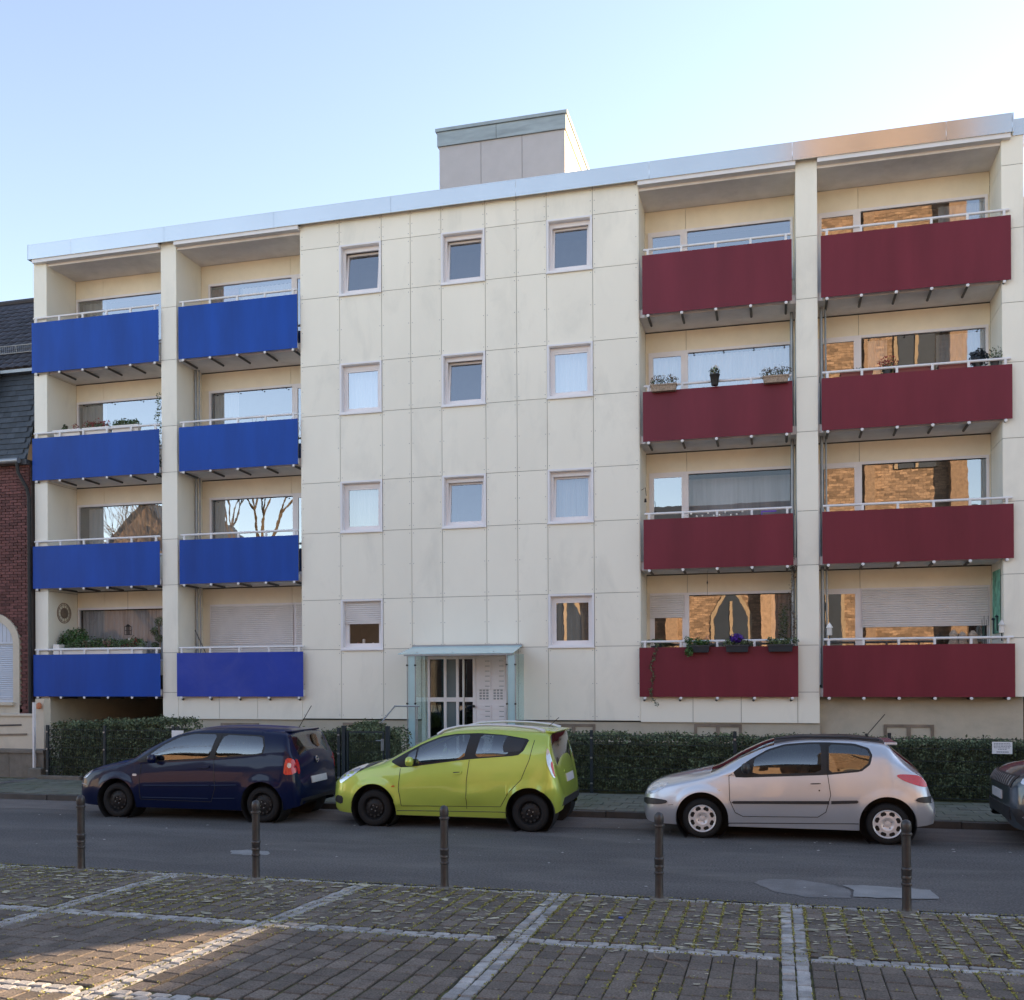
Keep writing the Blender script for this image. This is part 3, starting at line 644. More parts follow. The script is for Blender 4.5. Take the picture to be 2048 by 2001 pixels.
# ---- entrance
ED = MB(); ex0, ex1 = -7.92, -5.90; ey = F + .12
frame_box(ED, -7.86, -6.66, .22, 2.62, ey - .05, ey + .05, .075)
for a in (-7.80 + .36, -7.14): ED.box(a, a + .06, ey - .045, ey + .045, .295, 2.545)
ED.box(-6.985, -6.955, ey - .045, ey + .045, .295, 2.545).box(-7.785, -6.735, ey - .048, ey + .048, 1.56, 1.66)
door = ED.build('entrance_door', M['door_white'], BLD)
for a, b_, m in ((-7.785, -7.44, 'glass_dark'), (-7.38, -7.14, 'glass_frost'), (-7.08, -6.985, 'glass_dark'), (-6.955, -6.735, 'glass_dark')):
    for z0, z1 in ((.295, 1.56), (1.66, 2.545)): MB().box(a, b_, ey - .006, ey + .006, z0, z1).build('pane', M[m], door)
MB().lathe([(.02, 0), (.02, .04), (.035, .05), (.03, .08)], Matrix.Translation((-6.70, ey - .05, 1.46)) @ Matrix.Rotation(R(90), 4, 'X'), 12).build('door_knob', M['black'], door)
MB().tube([(-6.93, ey - .09, 1.0), (-6.93, ey - .09, 2.5)], .014, 8).build('pull_bar', M['steel'], door)
P(MB().box(-8.2, -5.7, F + .20, F + 1.6, .2, 2.7), 'hallway', 'room')
mp = MB().box(-6.65, -5.92, ey - .06, ey + .04, .22, 2.62).build('mailbox_panel', M['door_white'], BLD, label='pinkish white panel of letterboxes beside the entrance door')
for c in range(2):
    xa = -6.60 + c * .335; z = 2.52
    for r_ in range(16):
        if 6 <= r_ <= 8:
            z -= .115
            continue
        MB().box(xa, xa + .305, ey - .078, ey - .0605, z - .098, z).build('mailbox_flap', M['door_white'], mp)
        MB().box(xa + .17, xa + .28, ey - .082, ey - .0785, z - .034, z - .018).build('name_plate', M['zinc'], mp)
        z -= .115
    for q in range(4):
        for s_ in range(3): MB().box(xa + .03 + s_ * .08, xa + .085 + s_ * .08, ey - .064, ey - .0605, 1.80 - q * .062, 1.84 - q * .062).build('doorbell', M['zinc'], mp)
P(MB().box(-7.96, -7.87, F + .02, F + .2, .22, 2.63).box(-5.92, -5.90, F + .02, F + .2, .22, 2.63), 'door_reveal', 'clad')
P(MB().box(-8.35, -5.2, 20.7, F + .2, 0, .20).box(-7.9, -5.5, 20.3, 20.7, 0, .13), 'entrance_step', 'concrete')
cyf = 20.95
can = MB().add([(-8.12, cyf, 2.655), (-5.47, cyf, 2.655), (-5.53, F - .02, 2.845), (-8.14, F - .02, 2.845), (-8.12, cyf, 2.643), (-5.47, cyf, 2.643), (-5.53, F - .02, 2.833), (-8.14, F - .02, 2.833)],
               [(0, 1, 2, 3), (7, 6, 5, 4), (0, 4, 5, 1), (1, 5, 6, 2), (2, 6, 7, 3), (3, 7, 4, 0)]).build('entrance_canopy', M['aqua_film'], BLD, label='pale aqua glass canopy over the entrance')
MB().box(-7.98, -5.50, cyf - .005, cyf + .03, 2.605, 2.638).box(-8.16, -5.53, F - .05, F - .022, 2.835, 2.875).build('canopy_rail', M['zinc'], can)
for xx in (-7.79, -5.50):
    MB().box(xx - .006, xx + .006, cyf + .05, F - .03, .66, 2.64).build('side_glass', M['glass_aqua'], can)
    MB().box(xx - .10, xx + .06, cyf + .02, cyf + .034, .60, 2.60).build('front_glass', M['aqua_film'], can)
    for xs_ in (xx - .115, xx + .075):
        MB().tube([(xs_, cyf + .01, .60), (xs_, cyf + .01, 2.64)], .013, 8).build('canopy_post', M['zinc'], can)
        for z in (1.55, 2.4): MB().lathe([(.022, -.015), (.022, .015)], Matrix.Translation((xs_, cyf, z)) @ Matrix.Rotation(R(90), 4, 'X'), 10).build('glass_clamp', M['black'], can)
for xx in (-7.72, -6.9, -5.95): MB().lathe([(.02, 0), (.02, .02)], Matrix.Translation((xx, cyf + .15, 2.67)), 8).build('glass_bolt', M['zinc'], can)
MB().lathe([(.0, 0), (.07, .01), (.08, .05), (.05, .09)], Matrix.Translation((-5.62, cyf + .25, 2.53)), 12).build('canopy_lamp', M['black'], can, smooth=True)
hr = thing('handrail', 'thin grey steel handrail sloping down beside the entrance steps', 'handrail', (-8.3, 20.5, 0))
mb = MB().tube([(-7.55, 20.75, 1.50), (-8.12, 20.75, 1.50), (-8.30, 19.9, .95)], .018, 8); mb.build('rail', M['steel'], hr, smooth=True)
MB().tube([(-8.30, 19.9, .95), (-8.30, 19.9, 0.06)], .018, 8).build('post', M['steel'], hr)
MB().tube([(-7.60, 20.75, 1.49), (-7.60, 20.75, .58)], .016, 8).build('post', M['zinc'], hr)

# ============================================================ LEFT NEIGHBOUR: brick house with arched window and slate mansard
HS = thing('brick_house', 'dark red brick house with slate mansard roof and arched shuttered window at the left edge', 'house', (-20, 22, 0))
Q = lambda mb, name, mat, parent=None, **k: mb.build(name, M[mat], parent or HS, **k)
HY = 21.98
Q(MB().box(-27, -18.64, HY + .03, 31, 1.12, 7.70), 'wall', 'mortar')
Q(MB().box(-27, -18.585, HY - .30, 31, 0.0, 1.12), 'base_wall', 'cream_render')
acx, asz, aR, ar = -19.78, 3.02, .83, .64
def in_arch(x, z):
    if z < 1.30: return abs(x - acx) < aR + .02 or x < acx
    if z <= asz: return abs(x - acx) < aR
    return (x - acx) ** 2 + (z - asz) ** 2 < aR * aR
bricks = []
row = 0; z = 1.165
while z < 7.66:
    x = -18.655 - (.125 if row % 2 else 0)
    if row % 2: bricks.append((-18.655 - .055, z, .11))
    while x > -21.2:
        if not in_arch(x - .12, z) and not in_arch(x - .02, z): bricks.append((x - .12, z, .228))
        x -= .245
    z += .0745; row += 1
bm_ = MB().box(-.5, .5, -.03, .03, -.031, .031).mesh('brick', M['brick_red'])
bricks.sort(key=lambda b: (b[0] < -19.72, b[1]))
for x, z, w in bricks[:300]:
    o = bpy.data.objects.new('brick', bm_); COL.objects.link(o); o.location = (x, HY + random.uniform(-.004, .006), z); o.scale = (w, 1, 1); attach(o, HS)
mb = MB()
for x, z, w in bricks[300:]:
    y = HY + random.uniform(-.004, .006); mb.box(x - w / 2, x + w / 2, y - .03, y + .03, z - .031, z + .031)
Q(mb, 'brick', 'brick_red', kind='stuff')
Q(MB().box(-27, -18.64, HY - .14, HY + .5, 7.67, 7.80), 'eave', 'dark_metal')
Q(MB().box(-27, -21.2, HY - .03, HY + .05, 1.15, 7.7), 'far_wall', 'brick_red')
# arch surround, shutter
def arc(r, n=24, a0=0, a1=math.pi): return [(acx + r * math.cos(a0 + (a1 - a0) * i / n), asz + r * math.sin(a0 + (a1 - a0) * i / n)) for i in range(n + 1)]
vo = [(acx + aR, 1.16)] + arc(aR) + [(acx - aR, 1.16)]; vi = [(acx + ar, 1.16)] + arc(ar) + [(acx - ar, 1.16)]
vs = [(x, HY - .07, z) for x, z in vo] + [(x, HY - .07, z) for x, z in vi] + [(x, HY + .02, z) for x, z in vo] + [(x, HY + .10, z) for x, z in vi]
n = len(vo); fs = []
for i in range(n - 1): fs += [(i, i + 1, n + i + 1, n + i), (2 * n + i, 2 * n + i + 1, i + 1, i), (n + i, n + i + 1, 3 * n + i + 1, 3 * n + i)]
Q(MB().add(vs, fs), 'arch_surround', 'cream_render')
Q(MB().box(acx - ar - .1, acx + ar + .05, HY - .16, HY + .02, 1.45, 1.53).box(acx - aR, acx + aR, HY - .06, HY + .02, 1.12, 1.45), 'window_sill', 'cream_render')
aw = Q(MB().box(acx - ar, acx + ar, HY + .0, HY + .028, 1.53, asz + .05), 'arched_window', 'shutter_blue')
fan = arc(ar, 16); Q(MB().prism([(x, z) for x, z in fan][::-1], HY - .006, HY + .027), 'fan_panel', 'shutter_blue', aw)
for i in range(-4, 5): Q(MB().box(acx + i * .13 - .004, acx + i * .13 + .004, HY - .010, HY - .006, asz + .08, asz + math.sqrt(max(.01, ar * ar - (i * .13) ** 2)) - .02), 'fan_groove', 'zinc', aw)
Q(MB().box(acx - ar, acx + ar, HY - .03, HY - .001, asz + .0, asz + .035), 'shutter_bar', 'zinc', aw)
slats(acx - ar, acx + ar, 1.6, asz, HY - .012, 'shutter_blue', aw, .055)
# mansard slates
Q(MB().add([(-27, HY - .12, 7.78), (-18.64, HY - .12, 7.78), (-18.64, HY + .55, 10.4), (-27, HY + .55, 10.4)], [(0, 1, 2, 3)]), 'mansard', 'slate')
def shingles(x0, x1, ya, za, yb, zb, w, h, mat, name, limit=150, curved=0, parent=HS, t=.012):
    L = math.hypot(yb - ya, zb - za); n = int(L / h); d = Vector((0, (yb - ya) / L, (zb - za) / L)); nn = Vector((0, -d.z, d.y))
    sing = []; 
    me = MB()
    if curved:
        vs = []; fs = []; K = 6
        for i in range(K + 1):
            u = i / K; b = curved * math.sin(u * math.pi) 
            vs += [((u - .5) * w * .98, 0, -h * .12, b), ((u - .5) * w * .98, 0, h * 1.0, b)]
        me.v = [tuple(Vector((x, 0, 0)) + d * s + nn * (b + (t * 1.6 if s < 0 else 0))) for x, _, s, b in vs]
        me.f = [(2 * i, 2 * i + 2, 2 * i + 3, 2 * i + 1) for i in range(K)]
        lo = len(me.v)
        for i in range(K + 1): v = Vector(me.v[2 * i]); me.v.append(tuple(v - nn * .03))
        me.f += [(lo + i, lo + i + 1, 2 * i + 2, 2 * i) for i in range(K)]
    else:
        a = w * .485
        P4 = [Vector((-a, 0, 0)), Vector((a, 0, 0)), Vector((a, 0, 0)) + d * h * 1.15, Vector((-a, 0, 0)) + d * h * 1.15]
        top = [P4[0] + nn * t * 2, P4[1] + nn * t * 2, P4[2] + nn * .002, P4[3] + nn * .002]; bot = [P4[0] + nn * .003, P4[1] + nn * .003]
        me.v = [tuple(v) for v in top + bot]; me.f = [(0, 1, 2, 3), (4, 5, 1, 0)]
    data = me.mesh(name, M[mat])
    for r_ in range(n):
        x = x1 - w / 2 - (w / 2 if (r_ % 2 and not curved) else 0)
        while x > x0:
            p = Vector((x, ya, za)) + d * (r_ * h); sing.append((p, x)); x -= w
    sing.sort(key=lambda q: -q[1])
    for p, x in sing[:limit]:
        o = bpy.data.objects.new(name, data); COL.objects.link(o); o.location = p + nn * random.uniform(0, .004); attach(o, parent); o.rotation_euler = (0, random.uniform(-.012, .012), 0)
    mb = MB()
    for p, x in sing[limit:]:
        q = p + nn * random.uniform(0, .004); mb.add([tuple(Vector(v) + q) for v in me.v], me.f)
    if mb.v: mb.build(name, M[mat], parent, kind='stuff')
shingles(-22.5, -18.66, HY - .13, 7.80, HY + .54, 10.38, .24, .155, 'slate', 'slate', 240)
Q(MB().add([(-27, HY + .35, 10.35), (-18.62, HY + .35, 10.35), (-18.62, 26.2, 13.75), (-27, 26.2, 13.75), (-27, 31, 10), (-18.62, 31, 10)], [(0, 1, 2, 3), (3, 2, 5, 4)]), 'roof', 'roof_tile')
Q(MB().add([(-18.66, HY + .55, 7.7), (-18.66, 31, 7.7), (-18.66, 31, 10), (-18.66, 26.2, 13.7), (-18.66, HY + .55, 10.4)], [(0, 1, 2, 3, 4)]), 'gable', 'cream_render')
shingles(-24, -18.64, HY + .36, 10.37, 26.15, 13.72, .27, .30, 'roof_tile', 'roof_tile', 240, curved=.035)
Q(MB().tube([(-27, 26.2, 13.77), (-18.62, 26.2, 13.79)], .09, 8), 'ridge', 'roof_tile')
gut = MB().tube([(-27, HY - .22, 7.76), (-18.80, HY - .22, 7.76)], .075, 10); Q(gut, 'gutter', 'zinc', smooth=True)
Q(MB().tube([(-18.86, HY - .22, 7.72), (-18.84, HY - .2, 7.45), (-18.66, HY - .10, 7.05), (-18.625, HY - .07, 6.8), (-18.62, HY - .07, 1.15)], .045, 10), 'downpipe', 'black', smooth=True)
Q(MB().box(-27, -18.66, HY + .30, HY + .36, 10.22, 10.30), 'roof_edge', 'zinc')
# snow guard ladder on the roof
sg = MB(); ys, zs = HY + .95, 10.98
for z in (zs, zs + .20): sg.tube([(-27, ys, z), (-18.7, ys, z)], .012, 6)
x = -18.75
while x > -23: sg.tube([(x, ys, zs), (x, ys, zs + .2)], .006, 5); x -= .065
for x in (-19.9, -22): sg.tube([(x, ys, zs + .2), (x, ys + .1, zs - .12)], .012, 5)
Q(sg, 'snow_guard', 'zinc')
# dormer cheek at the frame edge with pale barge board and a slanting pipe
Q(MB().box(-23, -19.95, HY + .15, 24.5, 8.9, 10.35), 'dormer', 'slate')
Q(MB().tube([(-20.6, HY + .02, 10.75), (-19.72, HY + .02, 10.42)], .035, 6).tube([(-19.90, HY - .02, 10.3), (-19.83, HY - .05, 9.85), (-20.12, HY - .10, 9.0), (-20.3, HY - .12, 8.5)], .035, 8), 'rain_pipe', 'zinc')
# ramp wall of the house towards the street
rw = thing('ramp_wall', 'cream rendered ramp wall with two dark slots before the brick house', 'wall', (-16, 18, 0))
MB().box(-19.5, -15.22, 17.98, 18.2, .66, 1.36).box(-19.5, -15.18, 17.94, 18.24, 1.36, 1.40).build('wall', M['cream_render'], rw)
MB().add([(-19.5, 17.965, 1.06), (-15.5, 17.965, 1.15), (-15.5, 17.965, 1.185), (-19.5, 17.965, 1.095), (-19.5, 17.98, 1.06), (-15.5, 17.98, 1.15), (-15.5, 17.98, 1.185), (-19.5, 17.98, 1.095)], [(0, 1, 2, 3), (4, 0, 3, 7), (1, 5, 6, 2), (3, 2, 6, 7), (4, 5, 1, 0)]).build('slot_rail', M['dark_metal'], rw)
MB().add([(-19.5, 17.96, .86), (-15.36, 17.96, .95), (-15.36, 17.96, .99), (-19.5, 17.96, .90), (-19.5, 17.98, .86), (-15.36, 17.98, .95), (-15.36, 17.98, .99), (-19.5, 17.98, .90)], [(0, 1, 2, 3), (4, 0, 3, 7), (1, 5, 6, 2), (3, 2, 6, 7), (4, 5, 1, 0)]).build('slot_rail', M['wood'], rw)
cw = thing('concrete_wall', 'low stained concrete street wall at the left edge of the pavement', 'wall', (-16, 17.7, 0))
for a, b in ((-19.5, -17.7), (-17.69, -15.58), (-15.57, -14.72)): MB().box(a, b, 17.7, 17.96, 0, .60).build('wall_block', M['concrete'], cw)
MB().box(-19.5, -14.70, 17.66, 18.0, .601, .665).build('coping', M['concrete'], cw)
tag(MB().box(-14.98, -14.66, 17.55, 17.7, .05, .30).build('corner_stone', M['concrete'], bevel=.02), 'small mossy corner stone at the foot of the concrete wall', 'stone')
tag(MB().box(-14.62, -13.6, 17.38, 17.52, .08, .17).build('bed_edging', M['concrete'], bevel=.01), 'low mossy stone edging under the left hedge', 'edging')
gp = thing('gate_pier', 'grey cream garden pier with a small lamp beside the driveway', 'pier', (-15, 18, 0))
MB().box(-15.17, -14.955, 18.0, 18.2, .0, 1.72).build('pier', M['cream_render'], gp)
lamp = MB().lathe([(.0, 0), (.05, .02), (.055, .10), (.03, .14), (0, .15)], Matrix.Translation((-15.02, 17.93, 1.50)), 10).build('lamp', M['lamp_orange'], gp, smooth=True)
tag(MB().box(-14.925, -14.885, 17.62, 17.68, .08, 1.66).build('white_post', M['white_metal']), 'thin white post between the concrete wall and the left hedge', 'post')

# ============================================================ HEDGES, FENCE, GATE
def hedge(name, x0, x1, y0, y1, zf, label, dens=1500, wild=.045):
    root = None
    core = MB().box(x0 + .12, x1 - .12, y0 + .20, y1 - .10, .06, min(zf(x0), zf(x1)) - .05)
    h = core.build(name, M['leaf']); tag(h, label, 'hedge')
    P = []; N = []
    nF = int((x1 - x0) * 1.15 * dens)
    X = x0 + (x1 - x0) * RNG.random(nF); Z = RNG.random(nF) ** .9; zt = np.array([zf(x) for x in X]); Z = .12 + (zt - .12) * Z
    bump = .04 * np.sin(X * 3.1 + Z * 4) + .03 * np.sin(X * 7.3 - Z * 9)
    P.append(np.stack([X, y0 + .05 + bump + .05 * np.sin(X * 23 + Z * 17) * np.sin(X * 11 - Z * 31) + np.abs(RNG.normal(0, wild, nF)), Z], 1)); N.append(np.tile([0, -.6, .45], (nF, 1)))
    nT = int((x1 - x0) * (y1 - y0) * dens); X = x0 + (x1 - x0) * RNG.random(nT); zt = np.array([zf(x) for x in X])
    P.append(np.stack([X, y0 + (y1 - y0) * RNG.random(nT), zt + RNG.normal(0, .038, nT) + .02 * np.sin(X * 6)], 1)); N.append(np.tile([0, -.2, 1], (nT, 1)))
    for xs_, s in ((x0, -1), (x1, 1)):
        nS = int((y1 - y0) * 1.1 * dens); Zs = .12 + (zf(xs_) - .12) * RNG.random(nS)
        P.append(np.stack([xs_ + s * .03 + RNG.normal(0, .03, nS), y0 + (y1 - y0) * RNG.random(nS), Zs], 1)); N.append(np.tile([s, 0, .3], (nS, 1)))
    leaf_obj('foliage', leaf_quads(np.concatenate(P), np.concatenate(N), .054, 1.1), M['leaf'], h)
    return h
hedge('hedge', -14.45, -11.55, 17.58, 18.5, lambda x: 1.16 + .045 * (x + 14.45), 'clipped dark green hedge at the left below the first blue balcony')
hedge('hedge', -11.1, -8.3, 17.62, 18.3, lambda x: 1.06, 'dark hedge behind the roof of the dark blue car')
hedge('hedge', -8.25, -6.95, 17.75, 18.5, lambda x: 1.10, 'short thin hedge piece between the dark blue and green cars', 900)
hedge('hedge', -8.5, -8.15, 19.2, 20.2, lambda x: 1.15, 'small dark shrub block beside the entrance steps')
hedge('hedge', -4.95, 5.3, 17.58, 18.45, lambda x: 1.07 - .008 * (x + 5), 'long clipped hedge right of the entrance behind the silver car')
def fence(label, posts, top=1.13, y=17.46):
    r = thing('mesh_fence', label, 'fence', (posts[0], y, 0), None)
    for p in posts:
        MB().box(p - .028, p + .028, y - .02, y + .02, .05, top + .07).build('post', M['fence'], r)
        for z in (.25, .7, 1.05): MB().box(p - .02, p + .02, y - .034, y - .02, z, z + .03).build('clamp', M['steel'], r)
    for a, b in zip(posts[:-1], posts[1:]):
        mb = MB(); x = a + .05
        while x < b - .04: mb.tube([(x, y - .028, .13), (x, y - .028, top)], .0028, 4, False); x += .05
        for z in (.15, .35, .55, .75, .95, top - .02):
            for dy in (-.034, -.022): mb.box(a + .03, b - .03, y + dy - .003, y + dy + .003, z - .004, z + .004)
        mb.build('mesh_panel', M['fence'], r)
    return r
fence('dark green wire mesh fence before the left hedge', [-14.42, -13.07, -11.5])
fence('dark wire mesh fence behind the dark blue car', [-11.4, -9.7, -7.96])
fence('long dark wire mesh fence before the right hedge', [-4.9, -3.14, -.67, 1.80, 4.25, 5.4])
gt = thing('garden_gate', 'dark wire mesh garden gate with a steel handle between the blue and green cars', 'gate', (-7.4, 17.46, 0))
for p in (-7.96 + .10, -6.98): MB().box(p - .035, p + .035, 17.43, 17.50, .05, 1.24).build('gate_post', M['fence'], gt)
mb = MB(); frame_box(mb, -7.80, -7.05, .15, 1.14, 17.45, 17.48, .03); mb.build('gate_frame', M['fence'], gt)
mb = MB(); x = -7.76
while x < -7.08: mb.tube([(x, 17.465, .17), (x, 17.465, 1.13)], .0028, 4, False); x += .05
for z in (.35, .55, .75, .95): mb.box(-7.78, -7.07, 17.46, 17.467, z - .004, z + .004)
mb.build('mesh_panel', M['fence'], gt)
MB().box(-7.10, -7.04, 17.42, 17.44, .78, 1.0).tube([(-7.07, 17.41, .97), (-7.19, 17.40, .97)], .010, 6).build('handle', M['steel'], gt)
# signs
sg = thing('fence_sign', 'white notice with grey print on the fence at the right', 'sign', (3.48, 17.4, .98))
MB().box(3.335, 3.63, 17.405, 17.413, .885, 1.075).build('plate', M['paper'], sg)
rd = random.Random(5); mb = MB()
for i, z in enumerate((1.045, 1.022, .999, .976, .953)):
    x = 3.36 + (.06 if i == 4 else 0)
    while x < (3.60 if i < 4 else 3.52):
        w = rd.uniform(.012, .035); mb.box(x, x + w, 17.4035, 17.405, z, z + .009); x += w + .007
x = 3.40
while x < 3.57: w = rd.uniform(.015, .03); mb.box(x, x + w, 17.4035, 17.405, .908, .922); x += w + .005
mb.build('print', M['print'], sg)
nt = thing('fence_notice', 'small plain white notice on the fence behind the blue car bonnet', 'sign', (-11.37, 17.4, 1.0))
MB().box(-11.50, -11.24, 17.405, 17.413, .93, 1.12).build('plate', M['paper'], nt)

# ============================================================ BOLLARDS
prof = [(.050, -.05), (.050, .0), (.046, .01), (.0415, .04), (.040, .24), (.046, .245), (.048, .255), (.046, .265), (.040, .27), (.040, .30), (.046, .305), (.048, .32), (.043, .335), (.0455, .34), (.0455, .375), (.049, .385), (.050, .395), (.047, .405), (.041, .41), (.0405, .60), (.043, .70), (.052, .705), (.054, .715), (.052, .725), (.044, .73), (.044, .745), (.046, .75), (.046, .80), (.040, .825), (.028, .838), (.012, .846), (.0, .848)]
first = None
for i, (bx, by, lab, tilt) in enumerate([(-7.652, 9.80, 'iron bollard before the front of the dark blue car', (.006, .0)), (-5.449, 9.80, 'iron bollard before the rear wheel of the dark blue car', (0, .004)),
        (-3.307, 9.82, 'iron bollard before the middle of the green car', (0, .012)), (-1.105, 9.81, 'iron bollard before the front of the silver car', (-.004, -.004)), (1.153, 9.80, 'iron bollard before the rear wheel of the silver car', (0, .004))]):
    if first is None:
        r0 = thing('bollard', lab, 'bollard', (bx, by, 0), 'iron bollards along the plaza edge')
        post = MB().lathe(prof[:25], None, 20).build('post', M['iron'], None, smooth=True); post.parent = r0
        cap = MB().lathe(prof[24:], None, 20).build('cap', M['iron'], None, smooth=True); cap.parent = r0
        base = MB().lathe([(.095, -.05), (.095, .004), (.085, .012), (.05, .014)], None, 18).build('foot_collar', M['concrete'], None, smooth=True); base.parent = r0
        first = (r0, [post, cap, base]); r0.rotation_euler = (tilt[0], tilt[1], 0)
    else:
        r_ = first[0].copy(); COL.objects.link(r_); r_.location = (bx, by, 0); r_['label'] = lab; r_.rotation_euler = (tilt[0], tilt[1], i)
        for c_ in first[1]: d = c_.copy(); COL.objects.link(d); d.parent = r_

# ============================================================ THINGS ON THE BALCONIES
def planter(x0, x1, y, z, mat, label, plants, h=.16, d=.16, name='planter', group=None, cat='planter', hang=0):
    t = thing(name, label, cat, ((x0 + x1) / 2, y, z), group)
    mb = MB(); a = .02
    mb.add([(x0 + a, y - d / 2 + a, z), (x1 - a, y - d / 2 + a, z), (x1 - a, y + d / 2 - a, z), (x0 + a, y + d / 2 - a, z), (x0, y - d / 2, z + h), (x1, y - d / 2, z + h), (x1, y + d / 2, z + h), (x0, y + d / 2, z + h)],
           [(0, 3, 2, 1), (4, 5, 6, 7), (0, 1, 5, 4), (1, 2, 6, 5), (2, 3, 7, 6), (3, 0, 4, 7)])
    mb.box(x0 - .012, x1 + .012, y - d / 2 - .012, y + d / 2 + .012, z + h - .025, z + h + .004)
    mb.build('box', M[mat], t)
    for (mat_, cs, rs, n, size) in plants:
        leaf_obj('plant', blob_leaves(cs, rs, n, size), M[mat_], t)
    return t
def blobs(x0, x1, y, z, r, k, seed=0):
    rd = random.Random(seed); cs = [(x0 + (x1 - x0) * (i + .5) / k + rd.uniform(-.03, .03), y, z + rd.uniform(-.02, .05)) for i in range(k)]
    return cs, [(r * rd.uniform(.7, 1.2), r * .8, r * rd.uniform(.6, 1.2)) for _ in cs]
YP = F - .085
# first bay, third floor
z = BZ[2] + 1.09
c, r = blobs(-16.95, -16.25, YP + .14, z + .15, .09, 4, 1)
planter(-17.95, -17.15, YP + .13, z + .02, 'planter_white', 'white flower box nearly bare at the left on the second highest blue balcony', [('leaf', *blobs(-17.9, -17.2, YP + .13, z + .12, .05, 4, 8), 40, .03)], h=.16)
planter(-17.07, -16.30, YP + .13, z + .02, 'planter_white', 'white flower box with dark red flowers on the second highest blue balcony', [('leaf', *blobs(-17.0, -16.4, YP + .14, z + .20, .13, 6, 2), 80, .05), ('flower_red', *blobs(-17.0, -16.4, YP + .14, z + .25, .13, 6, 3), 60, .045)])
planter(-16.22, -15.45, YP + .13, z + .02, 'planter_white', 'white flower box with grassy green plants on the second highest blue balcony', [('leaf_bright', *blobs(-16.2, -15.5, YP + .14, z + .22, .12, 6, 4), 70, .05), ('leaf', *blobs(-16.2, -15.5, YP + .14, z + .20, .13, 7, 5), 90, .05)])
t = thing('conifer_bush', 'small green conifer bush in the left corner of the second highest blue balcony', 'potted plant', (-17.9, F + .35, BZ[2] + .18))
MB().lathe([(.11, 0), (.15, .28)], Matrix.Translation((-17.9, F + .35, BZ[2] + .18)), 12).build('pot', M['planter_dark'], t)
leaf_obj('foliage', blob_leaves([(-17.9, F + .35, BZ[2] + .7 + .1 * i) for i in range(8)], [(.27 - .028 * i, .22 - .022 * i, .13) for i in range(8)], 160, .05), M['leaf'], t)
t = thing('red_leaf_plant', 'narrow dark red leaved plant beside the conifer bush', 'potted plant', (-17.62, F + .4, BZ[2] + .18))
MB().lathe([(.09, 0), (.12, .25)], Matrix.Translation((-17.62, F + .4, BZ[2] + .18)), 12).build('pot', M['planter_dark'], t)
leaf_obj('foliage', blob_leaves([(-17.62, F + .4, BZ[2] + .6 + .12 * i) for i in range(8)], [(.08, .08, .1)] * 8, 60, .04), M['flower_red'], t)
t = leaf_obj('ivy', blob_leaves([(-14.93 + .03 * math.sin(i), F + .02 + .03 * i % .1, BZ[2] - .0 + i * .13) for i in range(16)], [(.07, .08, .1)] * 16, 26, .05), M['leaf'], None)
tag(t, 'dark ivy climbing at the pillar beside the second highest left blue balcony', 'climbing plant')
# first bay, ground floor
z = BZ[0] + 1.075
planter(-17.86, -15.35, YP + .15, z - .04, 'planter_white', 'long white planter with mixed flowers on the lowest left blue balcony',
        [('leaf_bright', *blobs(-17.6, -15.4, YP + .16, z + .25, .16, 14, 6), 80, .055), ('leaf', *blobs(-17.6, -15.4, YP + .16, z + .23, .17, 16, 7), 110, .05),
         ('flower_pink', [(-17.05, YP + .12, z + .27), (-16.45, YP + .12, z + .30), (-16.35, YP + .12, z + .27)], [(.11, .08, .09)] * 3, 70, .04),
         ('flower_red', [(-15.75, YP + .12, z + .20), (-15.95, YP + .12, z + .18), (-15.6, YP + .12, z + .3)], [(.1, .08, .1)] * 3, 50, .04)], h=.20, d=.2)
tag(MB().box(-17.98, -17.80, YP + .04, YP + .26, z - .05, z + .26).build('white_block', M['planter_white'], bevel=.01), 'upright white pot standing at the left end of the long planter', 'pot')
t = thing('bush', 'round green potted bush above the long white planter', 'potted plant', (-17.75, F + .5, BZ[0] + .18))
MB().lathe([(.14, 0), (.19, .4)], Matrix.Translation((-17.75, F + .5, BZ[0] + .18)), 14).build('pot', M['planter_dark'], t)
leaf_obj('foliage', blob_leaves([(-17.85, F + .4, z + .45), (-17.6, F + .45, z + .5), (-17.45, F + .4, z + .36), (-17.95, F + .4, z + .3)], [(.24, .2, .22)] * 4, 420, .055), M['leaf_bright'], t)
t = thing('topiary', 'dark cloud pruned topiary at the right end of the lowest left blue balcony', 'potted plant', (-15.05, F + .2, BZ[0] + .18))
MB().tube([(-15.05, F + .2, BZ[0] + .3), (-15.0, F + .2, z + .3), (-15.06, F + .2, z + .8)], .02, 6).build('stem', M['wood'], t)
MB().lathe([(.11, 0), (.15, .35)], Matrix.Translation((-15.05, F + .2, BZ[0] + .18)), 14).build('pot', M['planter_dark'], t)
leaf_obj('foliage', blob_leaves([(-15.0, F + .2, z + .80), (-15.14, F + .2, z + .56), (-15.02, F + .2, z + .38), (-15.15, F + .2, z + .2)], [(.14, .13, .13), (.13, .12, .12), (.12, .12, .1), (.11, .1, .1)], 420, .035), M['leaf'], t)
for k, (xx, zz, lb) in enumerate(((-16.95, .33, 'white ball garden light nearest the round bush'), (-16.55, .35, 'white ball garden light beside the pink flowers'), (-15.78, .37, 'white ball garden light at the right among dark leaves'))):
    t = thing('garden_light', lb, 'garden light', (xx, YP + .12, z)); MB().tube([(xx, YP + .12, z), (xx, YP + .12, z + zz)], .006, 5).build('stick', M['steel'], t)
    MB().lathe([(0, -.028), (.02, -.02), (.028, 0), (.02, .02), (0, .028)], Matrix.Translation((xx, YP + .12, z + zz)), 10).build('ball', M['flower_white'], t, smooth=True)
